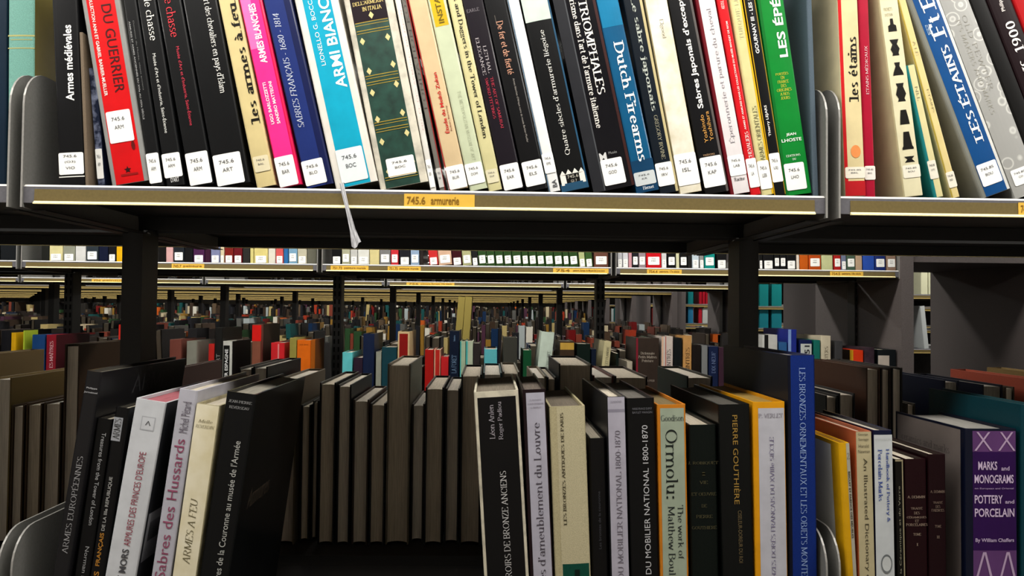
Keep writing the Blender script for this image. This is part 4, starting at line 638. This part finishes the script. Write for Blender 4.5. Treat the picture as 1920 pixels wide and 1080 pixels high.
# ------------------------------------------------------------------ second row, lower shelf: tops of spines above the near books
def spines(k, rows, Y, group, tail):
    out = []
    for (x0, x1, yt, col, desc, *o) in rows:
        o = o[0] if o else {}; a, b = P(x0, yt, Y), P(x1, yt, Y); s = o.get('lean', 0); hz = (a.z + b.z) / 2 - LS
        c = dict(XL=a.x - s * hz, XR=b.x - s * hz, s=s, h=hz, d=o.get('d', random.uniform(.2, .25)), Y=Y, z0=LS, col=col, group=group, label=desc + tail, panels=o.get('panels', ()), texts=o.get('texts', ()), kind=o.get('kind', 'gloss'), face=o.get('face', ()))
        out.append(c)
    return out
SP = spines(1, [
    (-30, -8, 648, '3a3026', 'brown book cut by the left frame edge'), (2, 20, 620, '1c1c22', 'dark book near the left frame edge'), (21, 35, 624, 'c8a018', 'yellow spine near the left frame edge', {'d': .10}), (36, 44, 620, 'a8b840', 'lime spine next to the yellow one', {'d': .08}), (60, 84, 628, '1f4a7a', 'blue spine left of the dark red one'),
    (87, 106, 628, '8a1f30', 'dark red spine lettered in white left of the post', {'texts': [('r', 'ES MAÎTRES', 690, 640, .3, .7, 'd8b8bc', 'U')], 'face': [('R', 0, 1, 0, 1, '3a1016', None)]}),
    (165, 180, 642, '2a2018', 'dark brown spine left of the post'), (222, 240, 609, 'c8382c', 'bright red spine touching the left post'),
    (318, 340, 637, '7a4a40', 'brownish red spine right of the left post'), (350, 369, 640, '8a8a80', 'small pale grey spine right of the left post'),
    (391, 402, 645, 'b8302a', 'narrow red spine left of a black tall one'), (403, 417, 615, '1f1f1e', 'tall black spine lettered in grey by the red one', {'texts': [('s', 'DECOUVERT', 735, 664, .25, .75, '8a8a86', 'U')]}),
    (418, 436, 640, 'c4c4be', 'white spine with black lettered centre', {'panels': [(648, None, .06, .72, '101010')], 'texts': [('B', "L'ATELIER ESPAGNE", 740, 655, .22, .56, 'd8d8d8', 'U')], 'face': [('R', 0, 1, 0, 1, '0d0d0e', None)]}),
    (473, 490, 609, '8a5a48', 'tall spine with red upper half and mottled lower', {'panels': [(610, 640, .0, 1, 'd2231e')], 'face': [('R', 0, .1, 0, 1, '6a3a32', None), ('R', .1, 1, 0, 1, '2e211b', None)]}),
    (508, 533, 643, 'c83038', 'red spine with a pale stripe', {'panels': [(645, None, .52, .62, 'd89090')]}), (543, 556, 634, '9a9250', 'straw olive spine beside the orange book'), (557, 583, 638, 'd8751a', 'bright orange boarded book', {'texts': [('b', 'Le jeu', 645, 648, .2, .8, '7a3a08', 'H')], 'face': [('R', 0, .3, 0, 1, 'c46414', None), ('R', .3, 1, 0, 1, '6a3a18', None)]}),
    (642, 661, 661, '6ec4c8', 'small light turquoise spine right of the slotted post'), (663, 680, 671, '3a2a3c', 'plum spine between turquoise and navy'), (681, 702, 626, '1c2c4c', 'tall navy spine right of the turquoise one'), (705, 715, 660, '9a9c90', 'narrow grey spine right of the navy one'), (716, 744, 651, '1c4a54', 'dark teal spine left of the red cream one'),
    (746, 768, 622, 'd0b890', 'red spine framed in cream', {'panels': [(626, None, .14, .86, '8f1c18')]}), (770, 790, 690, '3a2c24', 'dark brown spine behind the tallest tan book'),
    (797, 813, 656, 'b02420', 'first of three red spines', {'kind': 'cloth'}), (814, 826, 656, 'd0a088', 'cream edged second of three red spines', {'panels': [full(.22, .86, 'b8342c')]}), (827, 841, 669, 'c03034', 'lowest of three red spines'), (843, 861, 621, '15233a', 'tall navy spine lettered in pale blue', {'texts': [('r', 'LA FORET', 700, 666, .25, .75, '6a86a4', 'U'), ('s', 'histoire', 640, 629, .4, .6, '6a86a4', 'U')]}),
    (863, 873, 640, 'a8b8a0', 'pale sage spine with turquoise hinge', {'panels': [full(0, .2, '5ab0ac')]}), (874, 887, 640, 'b4bca8', 'pale spine second after the navy one', {'panels': [full(0, .25, '5ab0ac')]}), (888, 900, 644, '3a3434', 'dark spine between sage and turquoise'), (908, 932, 655, '6ab8c0', 'turquoise spine with rounded back near centre', {'kind': 'cloth'}), (944, 970, 633, '4a4a44', 'grey olive spine near centre', {'kind': 'cloth'}),
    (981, 1002, 657, '1c5a3a', 'bottle green spine left of the leaning white one', {'kind': 'cloth'}), (1010, 1040, 623, 'c4d0c4', 'leaning white green spine at centre right', {'lean': .10, 'texts': [('r', 'LA RENAISSANCE', 698, 658, .6, .85, '5a6460', 'U'), ('R', 'S', 690, 698, .2, .5, '4a5450', 'H')]}), (1041, 1048, 683, 'b8c0d8', 'tiny pale blue spine right of the leaning white one', {'panels': [(686, 700, .3, .7, '3a4a90')]}),
    (1050, 1077, 640, '4a3a2c', 'brown spine with a yellow label', {'panels': [(643, 656, .02, .98, 'c0a050')]}), (1082, 1107, 645, '10241e', 'dark green spine left of the cream leaning one'), (1109, 1123, 655, '152238', 'navy spine beside the cream leaning one'), (1128, 1147, 640, 'c4bc98', 'leaning cream spine lettered in black', {'lean': .09, 'texts': [('r', 'ITALIE ET FLANDRE', 700, 650, .4, .75, '4a4a40', 'U')]}), (1150, 1160, 663, '14241e', 'thin dark spine right of the leaning cream one'),
    (1176, 1186, 678, 'b8b0a0', 'small pale spine before the brown lettered volume'),
    (1193, 1236, 634, '433831', 'thick brown lettered spine with dark red hinge', {'panels': [full(0, .08, '8a2a3c')], 'texts': [('r', 'Dictionnaire', 660, 665, .2, .8, 'b4a89a', 'H'), ('r', 'Petits Maîtres', 667, 672, .1, .9, 'b4a89a', 'H'), ('r', 'Peinture', 674, 679, .25, .75, 'b4a89a', 'H'), ('r', '1820-1920', 712, 716, .3, .8, 'a09488', 'H')]}),
    (1241, 1262, 631, 'cfc4bc', 'white pink spine, first PEINTRES volume', {'panels': [full(0, .14, 'd8b8a0'), full(.32, .38, 'b04a38')], 'texts': [('r', 'PEINTRES', 700, 655, .45, .8, '4a3a44', 'U')]}), (1264, 1279, 634, '1a2022', 'black spine between two PEINTRES volumes'), (1281, 1297, 630, 'c49a64', 'tan spine, second PEINTRES volume', {'texts': [('r', 'PEINTRES', 705, 652, .3, .75, '3a2c1c', 'U')]}),
    (1298, 1314, 647, '241c1a', 'dark spine right of the tan volume'), (1316, 1327, 648, '8a8c8c', 'grey striped spine left of a navy one', {'kind': 'cloth'}), (1329, 1347, 650, '1c2c50', 'navy spine left of the right post', {'texts': [('r', 'DIX-NEUF', 700, 660, .3, .7, '6a7aa0', 'U')]}), (1348, 1360, 652, '4a3040', 'plum spine touching the right post')], YF[1] + .012, 'books on the second row lower shelf', ', second row')
SP2 = spines(1, [
    (1430, 1458, 628, 'c8c8c4', 'white spine with black stripe right of the right post', {'panels': [full(.12, .38, '1a1a1a')]}), (1461, 1476, 642, '3a6a9a', 'low steel blue spine'), (1478, 1494, 618, '2c3c94', 'bright blue spine with pale blue stripe', {'panels': [full(.0, .34, '8aa4d0')]}), (1499, 1523, 638, '1c2a5c', 'dark blue spine with big white label', {'panels': [(645, 668, .1, .95, 'c8ccc8')], 'texts': [('B', '51', 664, 648, .4, .8, '2a2a30', 'U')]}), (1526, 1538, 638, '1f7a70', 'teal spine left of the cream one'), (1540, 1558, 630, 'cfc6b0', 'cream spine at right lettered in brown', {'texts': [('r', 'POSTERS', 690, 650, .35, .7, '5a5040', 'U')]}),
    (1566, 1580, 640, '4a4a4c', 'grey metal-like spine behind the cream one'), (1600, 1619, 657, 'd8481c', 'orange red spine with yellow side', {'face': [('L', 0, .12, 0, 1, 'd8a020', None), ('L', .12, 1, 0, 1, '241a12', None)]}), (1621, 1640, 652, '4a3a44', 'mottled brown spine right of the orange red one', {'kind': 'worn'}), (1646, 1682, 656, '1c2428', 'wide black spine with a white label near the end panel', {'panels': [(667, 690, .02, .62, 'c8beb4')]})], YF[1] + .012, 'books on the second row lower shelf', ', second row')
for i in range(4):
    settle([b for b in SP + SP2 if PX[i] < (b['XL'] + b['XR']) / 2 + b['s'] * .05 <= PX[i + 1]], PX[i] + .0125, PX[i + 1] - .0125)
# ------------------------------------------------------------------ second row far side, third row near side: single books, then the mass behind
DARK = ['2a2320', '3a2e26', '1c1a1a', '4a3c30', '221e1c', '5a4838', '1a1d22', '33302c', '6a5a48', '2c2a2c']
LIVE = [('7a1c1c', 'red'), ('a8452a', 'rust'), ('1c3a5c', 'blue'), ('c8bca0', 'cream'), ('d8d4c8', 'white'), ('1f5a5a', 'teal'), ('9a7a3a', 'ochre'), ('8a4a3a', 'brick'), ('3a5a3a', 'green'), ('b8a878', 'sand'), ('5a3a4c', 'plum'), ('c86a2a', 'orange'), ('2a2a30', 'black'), ('4a3a2c', 'brown'), ('6a6a66', 'grey'), ('b0b8b8', 'pale grey')]
def walk(x0, x1, wmin, wmax, gap=.0015):
    x = x0
    while x < x1:
        w = random.uniform(wmin, wmax); yield x, min(w, x1 - x); x += w + gap
        if random.random() < .05: x += random.uniform(.03, .10)
def row_books(k, xa, xb, back, count_from, tail, hset=None):
    out = []; i = {}
    for x, w in walk(xa, xb, .016, .045):
        if w < .012 or any(abs(x + w / 2 - (GX + BAY * q)) < w / 2 + .013 for q in range(-12, 3)): continue
        col, nm = random.choice(LIVE) if not back or random.random() < .25 else (random.choice(DARK), 'brown'); i[nm] = i.get(nm, -1) + 1
        if back and nm == 'brown': nm = 'dark boarded'
        out.append((x, w, col, nm))
    cnt = {}; res = []
    for x, w, col, nm in out:
        cnt[nm] = cnt.get(nm, -1) + 1; d = random.uniform(.19, .24); yb = YF[k] + DEEP - .012; s = 0 if random.random() < .8 else random.uniform(-.08, .08)
        res.append(dict(XL=x, XR=x + w, s=s, h=random.choice((.22, .25, .27, .29, .31)) + random.uniform(-.012, .012), d=d, Y=yb if back else YF[k] + .012, z0=LS, back=back, col=col, kind='cloth', simple=True,
                        label='%s %s book from the left, %s' % (ORD[cnt[nm]], nm, tail), group=tail, pages=random.choice(('a89c88', 'b8ac98', '8d8375'))))
    return res
R2 = [b for b in row_books(2, -1.0, 1.05, False, 0, 'third row lower shelf') if not (-.24 < (b['XL'] + b['XR']) / 2 < -.06)][:34]
settle(R2); R2X = (min(b['XL'] for b in R2) - .03, max(b['XR'] for b in R2) + .03)
tw = []
for i, (xb, xt, w) in enumerate(((852, 860, 12), (866, 873, 12))):
    tw.append(spec(xb, xb + w + 2, 640, xt, xt + w, 557, YF[2] + .012, LS, None, d=.22, col='a89a5c', kind='cloth', group='twin olive folders', label=('left' if i == 0 else 'right') + ' of two tall leaning olive yellow folders in the third row', hard=False, pages='8a8052'))
settle(tw)
# ------------------------------------------------------------------ side passage shelves
def box_books(k, rows, group):
    for (x0, x1, y0, y1, col, desc, *o) in rows:
        Y = YF[k] + .012; a, b, t = P(x0, y1, Y), P(x1, y1, Y), P((x0 + x1) / 2, y0, Y)
        build_book(dict(X=(a.x + b.x) / 2, Y=Y, z0=o[1] if len(o) > 1 else (a.z + b.z) / 2, w=b.x - a.x - .001, h=t.z - (a.z + b.z) / 2, d=.2, lean=o[0] if o else 0, col=col, label=desc, group=group, kind='cloth', simple=True))
box_books(2, [(1727, 1740, 490, 552, 'd8d8bc', 'left cream volume standing in the lit slot beyond the passage'), (1741, 1754, 490, 552, 'd4d4b8', 'right cream volume standing in the lit slot beyond the passage'), (1733, 1742, 574, 654, 'c8cccc', 'white book leaning in the dark slot below the cream volumes', -.10)], 'books in the slot beyond the side passage')
box_books(3, [(1424, 1441, 533, 574, '1f8a8a', 'upper left teal volume right of the near steel post'), (1447, 1466, 533, 574, '1f8a8a', 'upper right teal volume right of the near steel post'), (1424, 1441, 577, 615, '2a8a96', 'lower left teal volume right of the near steel post'), (1447, 1466, 577, 615, '2a8a96', 'lower right teal volume right of the near steel post')], 'teal volumes beyond the side passage')
box_books(4, [(1290, 1300, 546, 570, '1f8a8e', 'upper teal volume left of the near steel post'), (1290, 1300, 574, 606, '3a8ab0', 'lower blue teal volume left of the near steel post'), (1311, 1316, 546, 570, 'b01c34', 'left of three small red spines by the near post'), (1317, 1322, 546, 570, 'b01c34', 'middle of three small red spines by the near post'), (1323, 1328, 546, 570, 'a81c30', 'right of three small red spines by the near post'), (1310, 1316, 578, 606, 'c03040', 'red spine below the three small red ones'), (1317, 1330, 578, 606, 'c8ccc8', 'white spine below the three small red ones')], 'books beyond the side passage, fifth row')
# ------------------------------------------------------------------ the countless books of the rows behind, one mass
PAL = [M(c, .6, 0, 'cloth') for c, _ in LIVE] + [M(c, .7, 0, 'cloth') for c in DARK] + [M('a89c88', .9, 0, 'pages')]
mass = MB(); NP = len(PAL) - 1
def far_book(x, w, yf, d, h, z0, mi, back, lean):
    n = len(mass.v); t = w * .14
    q0 = len(mass.v)
    if back:
        mass.box(x, x + t, yf, yf + d, z0, z0 + h, mi); mass.box(x + w - t, x + w, yf, yf + d, z0, z0 + h, mi); mass.box(x + t, x + w - t, yf + d - .004, yf + d, z0, z0 + h, mi); mass.box(x + t, x + w - t, yf + .004, yf + d - .004, z0, z0 + h - .004, NP)
    else:
        mass.box(x, x + t, yf, yf + d, z0, z0 + h, mi); mass.box(x + w - t, x + w, yf, yf + d, z0, z0 + h, mi); mass.box(x + t, x + w - t, yf, yf + .004, z0, z0 + h, mi); mass.box(x + t, x + w - t, yf + .004, yf + d - .004, z0, z0 + h - .004, NP)
    if lean:
        for i in range(q0, len(mass.v)):
            a, b, c = mass.v[i]; mass.v[i] = (a + lean * (c - z0), b, c)
for k in range(1, 10):
    for back in (False, True):
        if k == 1 and not back: continue
        yf = YF[k]; half = (yf + .7) * .70
        for x, w in walk(-half, 1.40, .018, .05, .002):
            if k == 2 and not back and R2X[0] - w < x < R2X[1]: continue
            if min(abs(x + w / 2 - (GX + BAY * q)) for q in range(-12, 3)) < w / 2 + .026: continue
            live = random.random() < (.62 if not back else .2); d = random.uniform(.18, .24)
            mi = random.randrange(len(LIVE)) if live else len(LIVE) + random.randrange(len(DARK))
            far_book(x, w, (yf + DEEP - .012 - d) if back else yf + .012, d, random.choice((.21, .24, .26, .28, .31)) + random.uniform(-.012, .012), LS + .0006 + (.13 if k > 5 else 0), mi, back, random.choice((0, 0, 0, 0, .06, -.06)))
    if k >= 5:
        for x, w in walk(1.99, min(3.4, (YF[k] + .5) * .72), .02, .05, .002):
            far_book(x, w, YF[k] + .012, .2, random.uniform(.19, .25), EYE - .199, random.randrange(len(LIVE)), False, 0)
mo = mass.build('books', PAL); mo['kind'] = 'stuff'; mo['label'] = 'countless small book spines and tops receding on the lower shelves of the rear rows'; mo['category'] = 'books'
